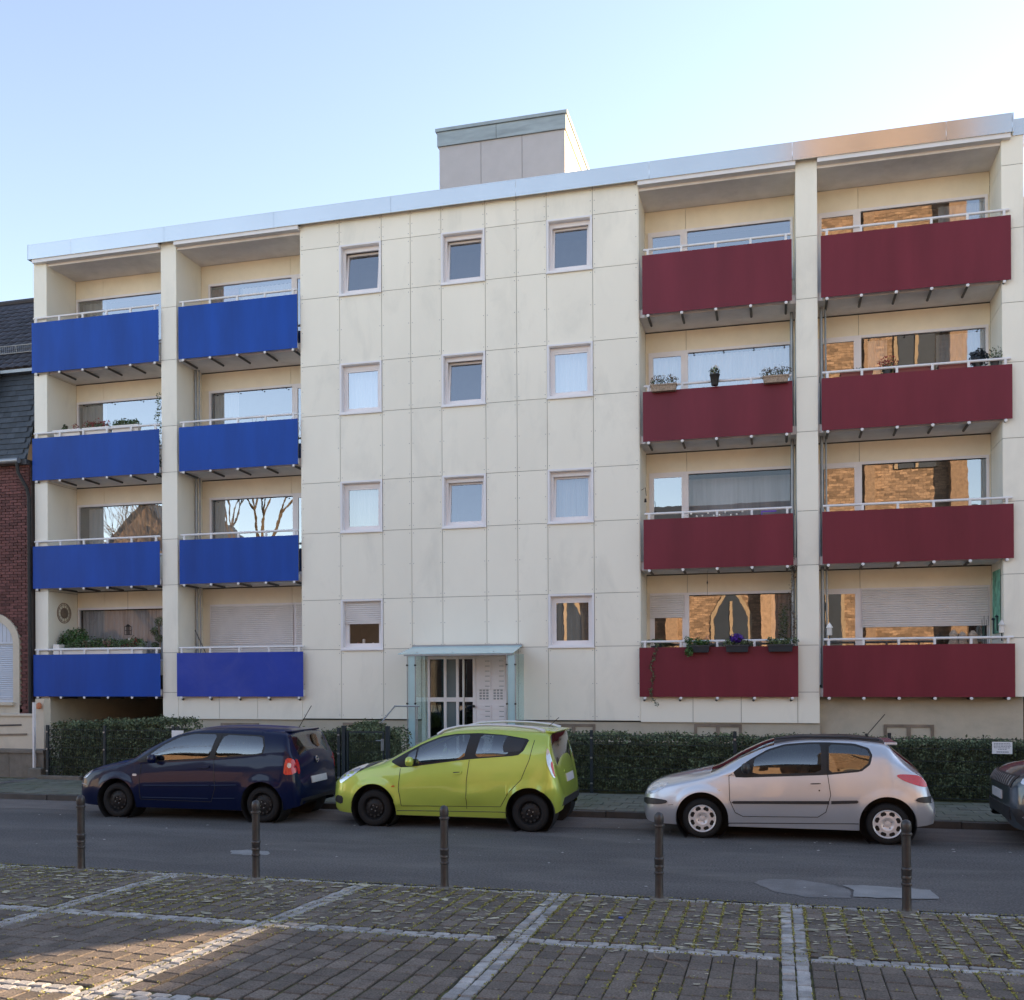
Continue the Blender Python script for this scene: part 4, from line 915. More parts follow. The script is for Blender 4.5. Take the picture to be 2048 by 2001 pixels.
t = thing('wall_ornament', 'round brown wickerwork ornament on the side wall of the lowest left balcony', 'ornament', (-18.12, F + .55, 3.75))
T = Matrix.Translation((-18.14, F + .58, 3.86)) @ Matrix.Rotation(R(90), 4, 'Y')
for rr, rt in ((.26, .012), (.22, .008)):
    MB().tube([tuple(T @ Vector((rr * math.cos(a), rr * math.sin(a), 0))) for a in np.linspace(0, 2 * math.pi, 30)], rt, 5, False).build('ring', M['wicker'], t)
MB().lathe([(0, 0), (.14, .0), (.14, .02), (.08, .04), (0, .045)], T, 16).build('hub', M['wood'], t)
for a in np.linspace(0, 2 * math.pi, 13)[:-1]: MB().tube([tuple(T @ Vector((.12 * math.cos(a), .12 * math.sin(a), .01))), tuple(T @ Vector((.26 * math.cos(a), .26 * math.sin(a), .01)))], .005, 4).build('spoke', M['wicker'], t)
t = thing('lantern', 'small black hanging lantern before the grey curtain', 'lantern', (-16.08, F + .5, 3.5))
lx = -16.15
MB().tube([(lx, F + .5, 4.4), (lx, F + .5, 3.52)], .003, 4).build('cord', M['black'], t)
mb = MB(); [mb.box(lx + a * .055 - .006, lx + a * .055 + .006, F + .5 + b * .055 - .006, F + .5 + b * .055 + .006, 3.25, 3.47) for a in (-1, 0, 1) for b in (-1, 1)]
for zz in (3.25, 3.36, 3.465): mb.box(lx - .065, lx + .065, F + .44, F + .56, zz, zz + .012)
mb.lathe([(.09, 0), (.0, .06)], Matrix.Translation((lx, F + .5, 3.478)), 4); mb.build('cage', M['black'], t)
# third bay, third floor
z = BZ[2] + 1.09
def basket(x0, x1, lb, seed):
    return planter(x0, x1, YP - .09, z - .045, 'wicker', lb, [('leaf_dry', *blobs(x0, x1, YP - .08, z + .20, .10, 5, seed), 60, .035), ('leaf', *blobs(x0, x1, YP - .08, z + .14, .09, 5, seed + 1), 40, .035),
        ('flower_white', *blobs(x0, x1, YP - .08, z + .26, .10, 3, seed + 2), 12, .025)], h=.14, d=.17)
basket(-2.58, -2.03, 'wicker flower basket at the left on the second highest inner red balcony', 20)
basket(-.22, .30, 'wicker flower basket at the right on the second highest inner red balcony', 30)
t = thing('flower_pot', 'black flower pot with white blossoms on the handrail of the inner red balcony', 'flower pot', (-1.22, YP, z))
MB().lathe([(.07, 0), (.10, .2), (.11, .21), (.11, .235), (.09, .235)], Matrix.Translation((-1.22, YP - .09, z + .0)), 16).build('pot', M['black'], t, smooth=True)
leaf_obj('leaves', blob_leaves([(-1.22, YP - .08, z + .30)], [(.11, .1, .10)], 160, .05), M['leaf'], t); leaf_obj('blossoms', blob_leaves([(-1.22, YP - .09, z + .36)], [(.10, .08, .08)], 40, .045), M['flower_white'], t)
# third bay, second floor: string of white balls and violet thing, wind chime
z = BZ[1] + 1.09
st = thing('light_string', 'string of small white balls along the handrail of an inner red balcony', 'string lights', (-1.5, YP, z))
pts = [(-1.86 + i * .12, YP - .02, z + .03 + .035 * math.sin(i * 2.1) + (.02 if i % 3 else -.005)) for i in range(11)]
MB().tube(pts, .003, 4).build('cord', M['black'], st)
for p in pts: MB().lathe([(0, -.022), (.016, -.016), (.022, 0), (.016, .016), (0, .022)], Matrix.Translation(p), 8).build('ball', M['flower_white'], st, smooth=True)
tag(MB().box(-.27, .04, YP - .03, YP - .01, z + .045, z + .075).box(-.27, -.25, YP - .03, YP - .01, z - .01, z + .05).build('violet_strip', M['purple']), 'violet plastic strip on the handrail of an inner red balcony', 'strip')
wc = thing('wind_chime', 'small dark hook with chime on the left wall of an inner red balcony', 'wind chime', (-2.8, F + .3, 6.2))
MB().tube([(-2.85, F + .2, 6.25), (-2.76, F + .2, 6.3), (-2.74, F + .2, 6.12)], .008, 6).build('hook', M['black'], wc)
MB().lathe([(.03, 0), (.02, .08)], Matrix.Translation((-2.76, F + .2, 5.98)), 8).build('bell', M['black'], wc)
# third bay, ground floor
z = BZ[0] + 1.075; YL = F - .13
planter(-1.80, -1.36, YL - .09, z - .12, 'planter_dark', 'dark flower box with trailing green leaves on the lowest inner red balcony', [('leaf_bright', *blobs(-1.85, -1.4, YL - .09, z + .09, .10, 5, 40), 70, .05), ('leaf_bright', [(-1.79, YL - .2, z - .05), (-1.78, YL - .2, z - .12)], [(.09, .04, .09)] * 2, 90, .05), ('flower_pink', *blobs(-1.8, -1.4, YL - .09, z + .16, .08, 3, 41), 12, .03)], h=.15)
planter(-1.02, -.54, YL - .09, z - .12, 'planter_dark', 'dark flower box with a dome of violet pansies on the lowest inner red balcony', [('leaf', *blobs(-1.05, -.5, YL - .09, z + .09, .10, 5, 42), 80, .05), ('flower_violet', [(-.79, YL - .1, z + .17)], [(.15, .1, .10)], 320, .05)], h=.15)
planter(-.15, .36, YL - .09, z - .12, 'planter_dark', 'dark flower box with low green herbs beside the pillar', [('leaf', *blobs(-.15, .38, YL - .09, z + .09, .10, 6, 44), 90, .045), ('leaf_bright', *blobs(-.1, .3, YL - .09, z + .08, .08, 4, 45), 40, .04)], h=.15)
sp = thing('spider_plant', 'dark spider plant with arching leaves at the left end of the lowest inner red balcony', 'potted plant', (-2.55, F, z))
mb = MB(); rd = random.Random(9)
for i in range(34):
    a = rd.uniform(0, 6.28); L = rd.uniform(.18, .34); h = rd.uniform(.16, .32); p = [Vector((-2.52 + math.cos(a) * L * t, F + .05 + math.sin(a) * L * t * .6, z + .06 + h * (1.9 * t - 2.0 * t * t))) for t in (0, .25, .5, .75, 1)]
    mb.tube([tuple(q) for q in p], [.006, .011, .010, .007, .002], 4, False)
mb.build('leaves', M['leaf'], sp); MB().lathe([(.08, -.2), (.12, .04)], Matrix.Translation((-2.52, F + .05, z)), 12).build('pot', M['planter_dark'], sp)
def vine(pts, label, n, mat='leaf_dry'):
    t = thing('vine', label, 'climbing plant', pts[0]); MB().tube(pts, .005, 5, False).build('stem', M['leaf_dry'], t)
    P = []; rd = random.Random(len(pts))
    for _ in range(n):
        i = rd.randrange(len(pts) - 1); q = Vector(pts[i]).lerp(Vector(pts[i + 1]), rd.random()); P.append([q.x + rd.gauss(0, .025), q.y - abs(rd.gauss(0, .01)), q.z + rd.gauss(0, .02)])
    leaf_obj('leaves', leaf_quads(np.array(P), np.tile([0., -1., 0.], (n, 1)), .042, .6), M[mat], t)
vine([(-2.45, YL - .03, z + .1), (-2.52, YL - .03, z - .15), (-2.62, YL - .03, z - .4), (-2.55, YL - .03, z - .65), (-2.62, YL - .03, z - .9), (-2.60, YL - .03, z - 1.1), (-2.48, YL - .02, z - 1.25)], 'thin dry vine trailing down over the lowest inner red parapet', 150, 'leaf')
vine([(.36, F + .1, 2.8), (.40, F + .1, 3.3), (.33, F + .12, 3.8), (.38, F + .1, 4.3), (.36, F + .1, 4.7)], 'dry climbing vine on the downpipe above the lowest inner red balcony', 170)
t = leaf_obj('tall_shrub', blob_leaves([(.18, F + .3, z + .1 + .14 * i) for i in range(6)], [(.12, .1, .12)] * 6, 60, .05), M['leaf'], None); tag(t, 'slender green shrub standing behind the herb box beside the pillar', 'shrub')
t = thing('hanging_decoration', 'thin black hanging cord with a small weight under an inner red balcony', 'cord', (-1.45, F + .4, 4.3))
MB().tube([(-1.43, F + .3, 4.44), (-1.43, F + .3, 3.85)], .004, 4).build('cord', M['black'], t); MB().lathe([(.0, 0), (.015, .05), (0, .12)], Matrix.Translation((-1.43, F + .3, 4.12)), 6).build('weight', M['black'], t)
# fourth bay, third floor
z = BZ[2] + 1.09
planter(1.35, 1.98, YP + .14, z - .06, 'planter_red', 'terracotta flower box at the left on the second highest outer red balcony', [('leaf', *blobs(1.4, 1.95, YP + .14, z + .12, .07, 4, 50), 30, .035)])
planter(2.42, 3.10, YP + .14, z - .06, 'planter_red', 'terracotta flower box in the middle on the second highest outer red balcony', [('leaf', *blobs(2.45, 3.0, YP + .14, z + .1, .05, 3, 51), 15, .035)])
planter(3.25, 3.85, YP + .14, z - .06, 'planter_red', 'terracotta flower box at the right on the second highest outer red balcony', [('leaf', *blobs(3.3, 3.8, YP + .14, z + .1, .05, 3, 52), 15, .035)])
def potplant(x, y, z0, lb, mats, r=.14, pot='planter_dark', hgt=.3):
    t = thing('potted_plant', lb, 'potted plant', (x, y, z0)); MB().lathe([(.07, 0), (.10, .16)], Matrix.Translation((x, y, z0)), 12).build('pot', M[pot], t)
    for m_, dz, n, s in mats: leaf_obj('foliage', blob_leaves([(x + .03, y, z0 + dz), (x - .06, y, z0 + dz - .06), (x + .08, y, z0 + dz - .1)], [(r, r * .8, r)] * 3, n, s), M[m_], t)
potplant(2.28, YP + .14, z - .05, 'potted plant with deep red blossoms on the outer red balcony', [('leaf', .24, 70, .05), ('flower_red', .34, 60, .045)])
potplant(4.0, YP + .16, z + .02, 'black leaved potted plant at the right end of the outer red balcony', [('planter_dark', .26, 90, .08)])
potplant(4.32, YP + .16, z + .02, 'spindly olive green plant in the right corner of the outer red balcony', [('leaf', .28, 45, .045)])
# fourth bay, ground floor
z = BZ[0] + 1.075
def lantern_w(x, y, z0, lb):
    t = thing('white_lantern', lb, 'lantern', (x, y, z0)); MB().tube([(x, y, z0), (x, y, z0 + .16)], .012, 6).build('stick', M['black'], t)
    MB().lathe([(.045, .16), (.055, .17), (.05, .30), (.045, .32)], Matrix.Translation((x, y, z0)), 6).build('body', M['flower_white'], t)
    MB().lathe([(.072, .32), (.04, .38), (.012, .42), (0, .44)], Matrix.Translation((x, y, z0)), 6).build('roof', M['flower_white'], t)
lantern_w(1.10, YP + .03, z + .05, 'small white lantern at the left end of the lowest outer red balcony'); lantern_w(4.40, YP + .03, z + .05, 'small white lantern at the right end of the lowest outer red balcony')
t = thing('hanging_cloth', 'green patterned cloth hanging on the side wall of the lowest outer red balcony', 'cloth', (4.4, F + .5, 3.6))
vs = []; fs = []
for i in range(13):
    y = F + .22 + .06 * i; vs += [(4.43 - .02 * (i % 2), y, 2.98), (4.43 - .015 * (i % 2), y, 4.28)]
    if i: fs.append((2 * i - 2, 2 * i, 2 * i + 1, 2 * i - 1))
MB().add(vs, fs).build('cloth', M['cloth_green'], t)
for yy, zz in ((F + .35, 3.32), (F + .70, 3.28)): MB().tube([(4.395, yy, zz - .3), (4.395, yy + .02, zz)], .012, 5).lathe([(.0, -.03), (.04, 0), (0, .04)], Matrix.Translation((4.39, yy + .02, zz)), 8).build('flower_figure', M['planter_dark'], t)
t = thing('ornament_figures', 'pale stone figures behind the lowest outer red parapet', 'ornament', (3.7, F + .2, z))
for xx, hh in ((3.55, .30), (3.72, .26), (3.92, .28)): MB().lathe([(.08, -.2), (.11, 0), (.07, hh * .4), (.09, hh * .7), (.03, hh)], Matrix.Translation((xx, F + .25, z)), 10).build('figure', M['wicker'], t, smooth=True)
mb = MB(); [mb.tube([(4.12 + .03 * i, F + .3, z - .3), (4.10 + .04 * i, F + .3, z + .5 + .08 * (i % 2))], .006, 4) for i in range(4)]
tag(mb.build('plant_sticks', M['planter_dark']), 'thin dark plant sticks in the corner of the lowest outer red balcony', 'sticks')
# drying rack bar in bay two
t = thing('folded_umbrella', 'thin dark pole leaning on the lowest inner blue balcony', 'pole', (-14, F + .6, 3)); MB().tube([(-14.2, F + .5, 3.35), (-13.95, F + .6, 2.75)], .012, 6).build('pole', M['dark_metal'], t)

# ============================================================ THE PLACE BEHIND AND BESIDE THE CAMERA (mirrored in the panes)
CH = thing('church', 'sunlit brick church with a square tower across the plaza', 'church', (5, -16, 0))
def cbrick(name, x0, x1, y0, y1, z0, z1, L=.30, H=.10):
    MB().box(x0, x1, y0, y1, z0, z1).build(name, M['church_mortar'], CH)
    mb = MB(); z = z0; r_ = 0
    while z < z1 - H:
        x = x0 + (L / 2 if r_ % 2 else 0)
        while x < x1 - L:
            yy = y1 + random.uniform(.0, .02); mb.add([(x + .01, yy, z + .01), (x + L - .01, yy, z + .01), (x + L - .01, yy, z + H - .01), (x + .01, yy, z + H - .01)], [(3, 2, 1, 0)]); x += L
        z += H; r_ += 1
    mb.build('brickwork', M['brick_church'], CH, kind='stuff')
TX0, TX1 = 1.4, 10.6
cbrick('tower', TX0, TX1, -26, -16, 0, 36, .42, .15)
MB().box(5.1, 5.7, -16, -15.5, 0, 33).box(TX1 - .9, TX1, -16, -15.2, 0, 34).box(TX0, TX0 + .5, -16, -15.4, 0, 30).build('buttress', M['brick_church'], CH)
cbrick('nave', -15.5, TX0, -28, -17.0, 0, 10.6, .36, .13)
MB().add([(-15.5, -17, 10.6), (TX0, -17, 10.6), (TX0, -23, 13.6), (-15.5, -23, 13.6)], [(0, 1, 2, 3)]).build('roof', M['slate'], CH)
def gothic(cx, y, w, z0, zs, mat='planter_dark'):
    pts = [(cx - w, z0), (cx + w, z0), (cx + w, zs)] + [(cx + w - 2 * w * t * .5, zs + w * 1.5 * math.sin(t * 1.45)) for t in (.3, .6, .85, 1)] + [(cx - w + 2 * w * t * .5, zs + w * 1.5 * math.sin(t * 1.45)) for t in (.85, .6, .3)] + [(cx - w, zs)]
    big = [(cx + (x - cx) * 1.22, z0 + (z - z0) * 1.05) for x, z in pts]
    MB().prism(big, y - .02, y + .10).build('window_surround', M['stone_trim'], CH); MB().prism(pts, y + .05, y + .13).build('window', M[mat], CH)
    MB().box(cx - .08, cx + .08, y + .1, y + .2, z0, zs + w * 1.0).build('tracery', M['stone_trim'], CH)
for cx in (-12.6, -8.6, -2.6): gothic(cx, -17, 1.0, 2.2, 5.6)
for cx in (-14.6, -10.6, -6.2, -.4): MB().box(cx - .4, cx + .4, -17, -16.2, 0, 7.6).build('buttress', M['brick_church'], CH)
gothic(3.0, -16, .8, 3, 8); gothic(8.0, -16, 1.0, 14, 22)
H2 = thing('gable_house', 'brick gable house on the far side of the plaza', 'house', (-44, -18, 0))
MB().prism([(-52, 0), (-37.5, 0), (-37.5, 8.0), (-44.5, 14.6), (-52, 8)], -30, -18).build('wall', M['brick_church'], H2)
MB().add([(-37.0, -17.6, 7.6), (-44.5, -17.6, 14.9), (-44.5, -30, 14.9), (-37.0, -30, 7.6)], [(0, 1, 2, 3)]).add([(-44.5, -17.6, 14.9), (-52.4, -17.6, 7.6), (-52.4, -30, 7.6), (-44.5, -30, 14.9)], [(0, 1, 2, 3)]).build('roof', M['slate'], H2)
for k, (xa, xb, hh, rh, mt) in enumerate(((-78, -66, 8.5, 12.5, 'brick_red'), (-65.5, -53, 7.5, 11.5, 'cream_render'), (-37, -31, 6.5, 10.0, 'brick_church'), (-17.5, -15.8, 6.0, 9.0, 'brick_red'), (12, 26, 9, 13, 'brick_church'), (26.5, 45, 8, 12, 'cream_render'))):
    hq = thing('plaza_house', ['dark brick house furthest left across the plaza', 'cream house left of the brick gable house', 'small brick house right of the brick gable house', 'narrow dark brick house beside the church nave', 'brick house right of the church tower', 'long cream house furthest right across the plaza'][k], 'house', (xa, -18, 0), 'houses around the plaza')
    MB().box(xa, xb, -30, -18, 0, hh).build('wall', M[mt], hq)
    MB().add([(xa - .2, -17.6, hh - .1), (xb + .2, -17.6, hh - .1), (xb + .2, -24, rh), (xa - .2, -24, rh), (xa - .2, -30.4, hh - .1), (xb + .2, -30.4, hh - .1)], [(0, 1, 2, 3), (3, 2, 5, 4)]).build('roof', M['slate'], hq)
H3 = thing('far_house', 'low house with a dark roof behind the plaza', 'house', (-24, -20, 0))
MB().box(-30.8, -17.6, -34, -24, 0, 7.0).build('wall', M['mortar'], H3)
MB().add([(-30.9, -23.6, 6.9), (-17.5, -23.6, 6.9), (-17.5, -29, 10.4), (-30.9, -29, 10.4)], [(0, 1, 2, 3)]).build('roof', M['slate'], H3)
def bare_tree(x, y, h, seed, label):
    rd = random.Random(seed); t = thing('bare_tree', label, 'tree', (x, y, 0)); mb = MB(); tw = MB()
    def br(p, d, L, r, lv):
        q = p + d * L; (mb if lv < 2 else tw).tube([tuple(p), tuple((p + q) / 2 + Vector((rd.uniform(-1, 1), rd.uniform(-1, 1), 0)) * L * .05), tuple(q)], [r, r * .8, r * .6], 5 if lv < 3 else 3, False)
        if lv >= 6: return
        for _ in range(3 if lv < 4 else 2):
            nd = (d + Vector((rd.uniform(-1, 1), rd.uniform(-1, 1), rd.uniform(-.2, .6))) * .62).normalized(); br(q, nd, L * rd.uniform(.62, .8), r * .58, lv + 1)
    br(Vector((x, y, 0)), Vector((0, 0, 1)), h * .26, h * .017, 0)
    mb.build('trunk', M['wood'], t); tw.build('crown', M['leaf_dry'], t)
bare_tree(-34.5, -15, 23, 3, 'tall bare tree on the far side of the plaza'); bare_tree(-39, -15, 20, 8, 'second bare tree on the far side of the plaza')
# blocks added at the right, mostly out of view, to shade the street
def rowhouse(x0, x1, y0, y1, h, mat, lb):
    t = thing('row_house', lb, 'house', ((x0 + x1) / 2, y0, 0)); MB().box(x0, x1, y0, y1, 0, h).build('wall', M[mat], t)
    MB().box(x0 - .1, x1 + .1, y0 - .2, y1 + .1, h, h + .25).build('roof', M['zinc'], t)
    for fl in range(int(h // 2.9)):
        x = x0 + 1.2
        while x < x1 - 1.4: 
            mb = MB(); frame_box(mb, x, x + 1.1, 1.2 + fl * 2.9, 2.6 + fl * 2.9, y0 - .03, y0 + .01, .08); w = mb.build('window', M['frame'], t)
            MB().box(x + .08, x + 1.02, y0 - .015, y0 - .005, 1.28 + fl * 2.9, 2.52 + fl * 2.9).build('pane', M['slate'], w); x += 2.3
rowhouse(5.25, 10.9, 23.2, 33, 12.0, 'brick_red', 'dark brick row house right of the apartment building, made tall to shade the street')
t = thing('row_house', 'unseen cream block added with a rising top edge to shape the plaza sun patch', 'house', (18, 29, 0))
MB().prism([(11.2, 0), (26, 0), (26, 11.5), (20, 10.5), (19, 10.1), (16.6, 8.85), (15.5, 8.6), (11.2, 8.4)], 29, 37).build('wall', M['cream_render'], t)  # top edge sloped so its shadow trims the plaza sun patch
rowhouse(24.5, 60, 24.5, 34, 14.5, 'brick_red', 'long tall unseen brick block added to shade the plaza')

rowhouse(-46, -27.2, 22.0, 32, 9.5, 'cream_render', 'cream row house left of the brick house')
rowhouse(-75, -46.4, 21.5, 32, 10.5, 'brick_red', 'dark brick row house furthest left along the street')
rowhouse(-120, -95, -12, 20, 11, 'cream_render', 'house closing the far left end of the street')
tag(MB().tube([(-.93, 7.86, .012), (-.90, 7.74, .016), (-.80, 7.66, .013), (-.70, 7.58, .018), (-.66, 7.50, .012)], [.004, .006, .005, .005, .003], 5).build('twig', M['wood']), 'small curved brown twig lying on the pavers before the silver car', 'twig')
tag(MB().box(-1.37, -1.33, 8.93, 8.96, .004, .014).build('bottle_cap', M['blue_scrap']), 'tiny blue plastic scrap lying on the lichen flecked pavers', 'scrap')

# ============================================================ CARS
def paint(name, col, metal, rough, coat=1.0, flake=0.05):
    m, n, l, P_ = principled(name); g_ = n.new('ShaderNodeNewGeometry')
    c = mix(n, l, ramp(n, l, noise(n, l, g_.outputs['Position'], 1.5), .3, .7), tuple(v * .95 for v in col), tuple(v * 1.05 for v in col))
    dz = n.new('ShaderNodeSeparateXYZ'); l.new(g_.outputs['Position'], dz.inputs[0])
    l.new(c, P_.inputs['Base Color']); P_.inputs['Metallic'].default_value = metal; P_.inputs['Roughness'].default_value = rough
    P_.inputs['Coat Weight'].default_value = coat; P_.inputs['Coat Roughness'].default_value = .04
    b = n.new('ShaderNodeBump'); b.inputs['Strength'].default_value = .02; b.inputs['Distance'].default_value = .01
    l.new(noise(n, l, g_.outputs['Position'], 5, 2), b.inputs['Height']); l.new(b.outputs[0], P_.inputs['Coat Normal'])
    return m
M['silver'] = paint('silver_car_paint', (0.54, 0.57, 0.62), .6, .32)
M['navy'] = paint('dark_blue_car_paint', (0.002, 0.006, 0.036), .0, .30, .45)
M['navy'].node_tree.nodes['Principled BSDF'].inputs['Specular IOR Level'].default_value = .15
M['lime'] = paint('lime_green_car_paint', (0.43, 0.54, 0.08), .3, .34)
M['suv'] = paint('grey_car_paint', (0.055, 0.07, 0.085), .3, .28)
M['tyre'] = pmat('tyre_rubber', (0.012, 0.012, 0.013), .8, var=.2, spec=.3)
M['steel_rim'] = pmat('black_steel_rim', (0.010, 0.010, 0.011), .5, spec=.3)
M['hubcap'] = pmat('silver_hubcap', (0.62, 0.60, 0.60), .35, metal=.35, var=.04)
M['car_glass'] = glass_mat('car_glass', (0.40, 0.45, 0.44), .12)
M['cabin'] = pmat('cabin_trim', (0.035, 0.035, 0.038), .8)
M['seat'] = pmat('seat_fabric', (0.075, 0.075, 0.08), .9)
M['lamp_clear'] = pmat('clear_lamp', (0.62, 0.66, 0.72), .12, metal=.4, var=.1, scale=14, coat=1)
M['lamp_red'] = pmat('red_tail_lamp', (0.55, 0.012, 0.016), .15, var=.15, scale=10, coat=1)
M['lamp_amber'] = pmat('amber_lamp', (0.5, 0.14, 0.02), .2, coat=1)
M['plastic'] = pmat('black_bumper_plastic', (0.022, 0.023, 0.027), .45)
M['chrome'] = pmat('chrome', (0.7, 0.7, 0.72), .12, metal=1.0, var=0)
M['plate'] = pmat('blank_number_plate', (0.6, 0.6, 0.6), .4)

def pch(xs, ys):
    xs = np.array(xs, float); ys = np.array(ys, float); h = np.diff(xs); d = np.diff(ys) / h; m = np.zeros(len(xs))
    for i in range(1, len(xs) - 1):
        if d[i - 1] * d[i] > 0: w1 = 2 * h[i] + h[i - 1]; w2 = h[i] + 2 * h[i - 1]; m[i] = (w1 + w2) / (w1 / d[i - 1] + w2 / d[i])
    m[0] = d[0]; m[-1] = d[-1]
    def f(x):
        i = int(np.clip(np.searchsorted(xs, x) - 1, 0, len(xs) - 2)); t = (x - xs[i]) / h[i]
        return float((2*t**3-3*t**2+1)*ys[i] + (t**3-2*t*t+t)*h[i]*m[i] + (-2*t**3+3*t*t)*ys[i+1] + (t**3-t*t)*h[i]*m[i+1])
    return f
def expand(poly, d):
    cx = sum(p[0] for p in poly) / len(poly); cz = sum(p[1] for p in poly) / len(poly); n = len(poly); out = []
    ar_ = sum(poly[i][0] * poly[(i + 1) % n][1] - poly[(i + 1) % n][0] * poly[i][1] for i in range(n)); sg_ = 1 if ar_ > 0 else -1
    for i in range(n):
        a = Vector(poly[i - 1]); b = Vector(poly[i]); c = Vector(poly[(i + 1) % n])
        n1 = Vector((b.y - a.y, a.x - b.x)).normalized() * sg_; n2 = Vector((c.y - b.y, b.x - c.x)).normalized() * sg_
        m = (n1 + n2); m = m / max(.4, m.dot(n1)); out.append(tuple(b + m * d))
    return out
def inside(poly, x, z):
    c = False; n = len(poly)
    for i in range(n):
        x0, z0 = poly[i]; x1, z1 = poly[(i + 1) % n]
        if (z0 > z) != (z1 > z) and x < (x1 - x0) * (z - z0) / (z1 - z0) + x0: c = not c
    return c
def smooth_poly(poly, it=2, k=.22):
    for _ in range(it):
        o = []
        for i in range(len(poly)):
            a = Vector(poly[i]); b = Vector(poly[(i + 1) % len(poly)]); o += [tuple(a.lerp(b, k)), tuple(a.lerp(b, 1 - k))]
        poly = o
    return poly

class Car:
    NS, NU, NT = 9, 7, 7
    def __init__(s, spec):
        rt = spec.get('rear'); s.xm = (lambda x: x) if not rt else (lambda x: x if x <= rt[0] else rt[0] + (x - rt[0]) * rt[1])
        if rt:
            kk = []; n_ = len(spec['keys'])
            for i_, k_ in enumerate(spec['keys']):
                rd_ = max(0, i_ - (n_ - 7)) / 6; f_ = rt[2] * (1 - .16 * rd_ * rd_)
                kk.append((s.xm(k_[0]),) + tuple(k_[1:5]) + tuple(v * f_ for v in k_[5:]))
            spec['keys'] = kk; spec['rearglass'] = tuple(s.xm(v) for v in spec['rearglass'])
        s.sp = spec; s.yc = spec['yc']; K = spec['keys']; xs = [k[0] for k in K]
        s.fn = [pch(xs, [k[j] for k in K]) for j in range(1, 9)]
        s.root = thing(spec['name'], spec['label'], 'car', (sum(spec['wx']) / 2, s.yc, 0))
        s.body_bm()
    def section(s, x):
        zb, zs, zt, cr, wb, wm, ws, wt = [f(x) for f in s.fn]
        R_ = s.sp['archR']; zw = s.sp['zw']; inarch = False
        for w in s.sp['wx']:
            if abs(x - w) < R_:
                za = zw + math.sqrt(R_ * R_ - (x - w) ** 2) * s.sp.get('archk', 1.0)
                if za > zb: zb = za; inarch = True
        pts = []; sil = s.sp.get('sill', .30)
        zb0 = s.fn[0](x)
        for i in range(s.NS):
            t = i / (s.NS - 1); z = zb + (zs - zb) * t
            q = max(0, min(1, (z - zb0) / max(.01, zs - zb0)))
            y = wb + (wm - wb) * math.sin(min(1, q / .5) * math.pi / 2) if q < .5 else wm + (ws - wm) * ((q - .5) / .5) ** 1.7
            if s.sp.get('crease') and .0 < q < 1: y += s.sp['crease'] * (math.exp(-((z - s.sp['crz'](x)) / .018) ** 2))
            for w in s.sp['wx']:                       # flared wheel arches
                dd = math.hypot(x - w, z - zw)
                if R_ - .02 < dd < R_ + .09: y += .012 * math.cos((dd - R_) / .09 * math.pi / 2)
            pts.append((y, z))
        ze = max(zs + .004, zt - cr)
        for i in range(1, s.NU + 1):
            t = i / s.NU; bul = s.sp.get('bul', .034) * math.sin(t * math.pi)
            pts.append((ws + (wt - ws) * t + bul, zs + (ze - zs) * (t + .04 * math.sin(t * math.pi))))
        for i in range(1, s.NT + 1):
            t = i / s.NT; pts.append((wt * (1 - t), ze + (zt - ze) * (1 - (1 - t) ** 2.4)))
        return pts
    def stations(s):
        K = [k[0] for k in s.sp['keys']]; xs = set(K); x0, x1 = K[0], K[-1]
        for a, b in zip(K[:-1], K[1:]):
            n = max(2, int((b - a) / .045)); xs |= {a + (b - a) * i / n for i in range(n)}
        R_ = s.sp['archR']
        for w in s.sp['wx']:
            xs = {x for x in xs if not (abs(x - w) < R_ + .02)}
            xs |= {w + R_ * math.sin(a) for a in np.linspace(-math.pi / 2, math.pi / 2, 27)} | {w - R_ - .004, w + R_ + .004}
            xs |= {k for k in K if abs(k - w) >= R_ + .02}
        return sorted(xs)
    def body_bm(s):
        xs = s.stations(); bm = bmesh.new(); s.lay = bm.faces.layers.int.new('kind')
        rows = []
        for x in xs:
            sec = s.section(x); r_ = []
            for y, z in sec: r_.append(bm.verts.new((x, s.yc - y, z)))
            for y, z in sec[-2::-1]: r_.append(bm.verts.new((x, s.yc + y, z)))
            rows.append(r_)
        nn = len(rows[0]); n1 = s.NS - 1; n2 = n1 + s.NU; n3 = n2 + s.NT
        wsx = s.sp['windshield']; rwx = s.sp['rearglass']
        for i in range(len(xs) - 1):
            xm = (xs[i] + xs[i + 1]) / 2
            for j in range(nn - 1):
                f = bm.faces.new((rows[i][j], rows[i][j + 1], rows[i + 1][j + 1], rows[i + 1][j]))
                jj = min(j, nn - 2 - j); kind = 0
                if jj >= n2:
                    if wsx[0] < xm < wsx[1]: kind = 1
                    elif s.sp.get('dark') and s.sp['dark'][0] < xm < s.sp['dark'][1] and jj >= n2 + 1: kind = 9
                    elif rwx[0] < xm < rwx[1] and jj >= n2 + s.sp.get('rg_in', 1): kind = 2
                f[s.lay] = kind; f.smooth = True
        for r_ in (rows[0], rows[-1]): 
            f = bm.faces.new(r_); f.smooth = False
        bmesh.ops.recalc_face_normals(bm, faces=bm.faces)
        bm.normal_update()
        s.bvh = BVHTree.FromBMesh(bm)
        s.bm = bm
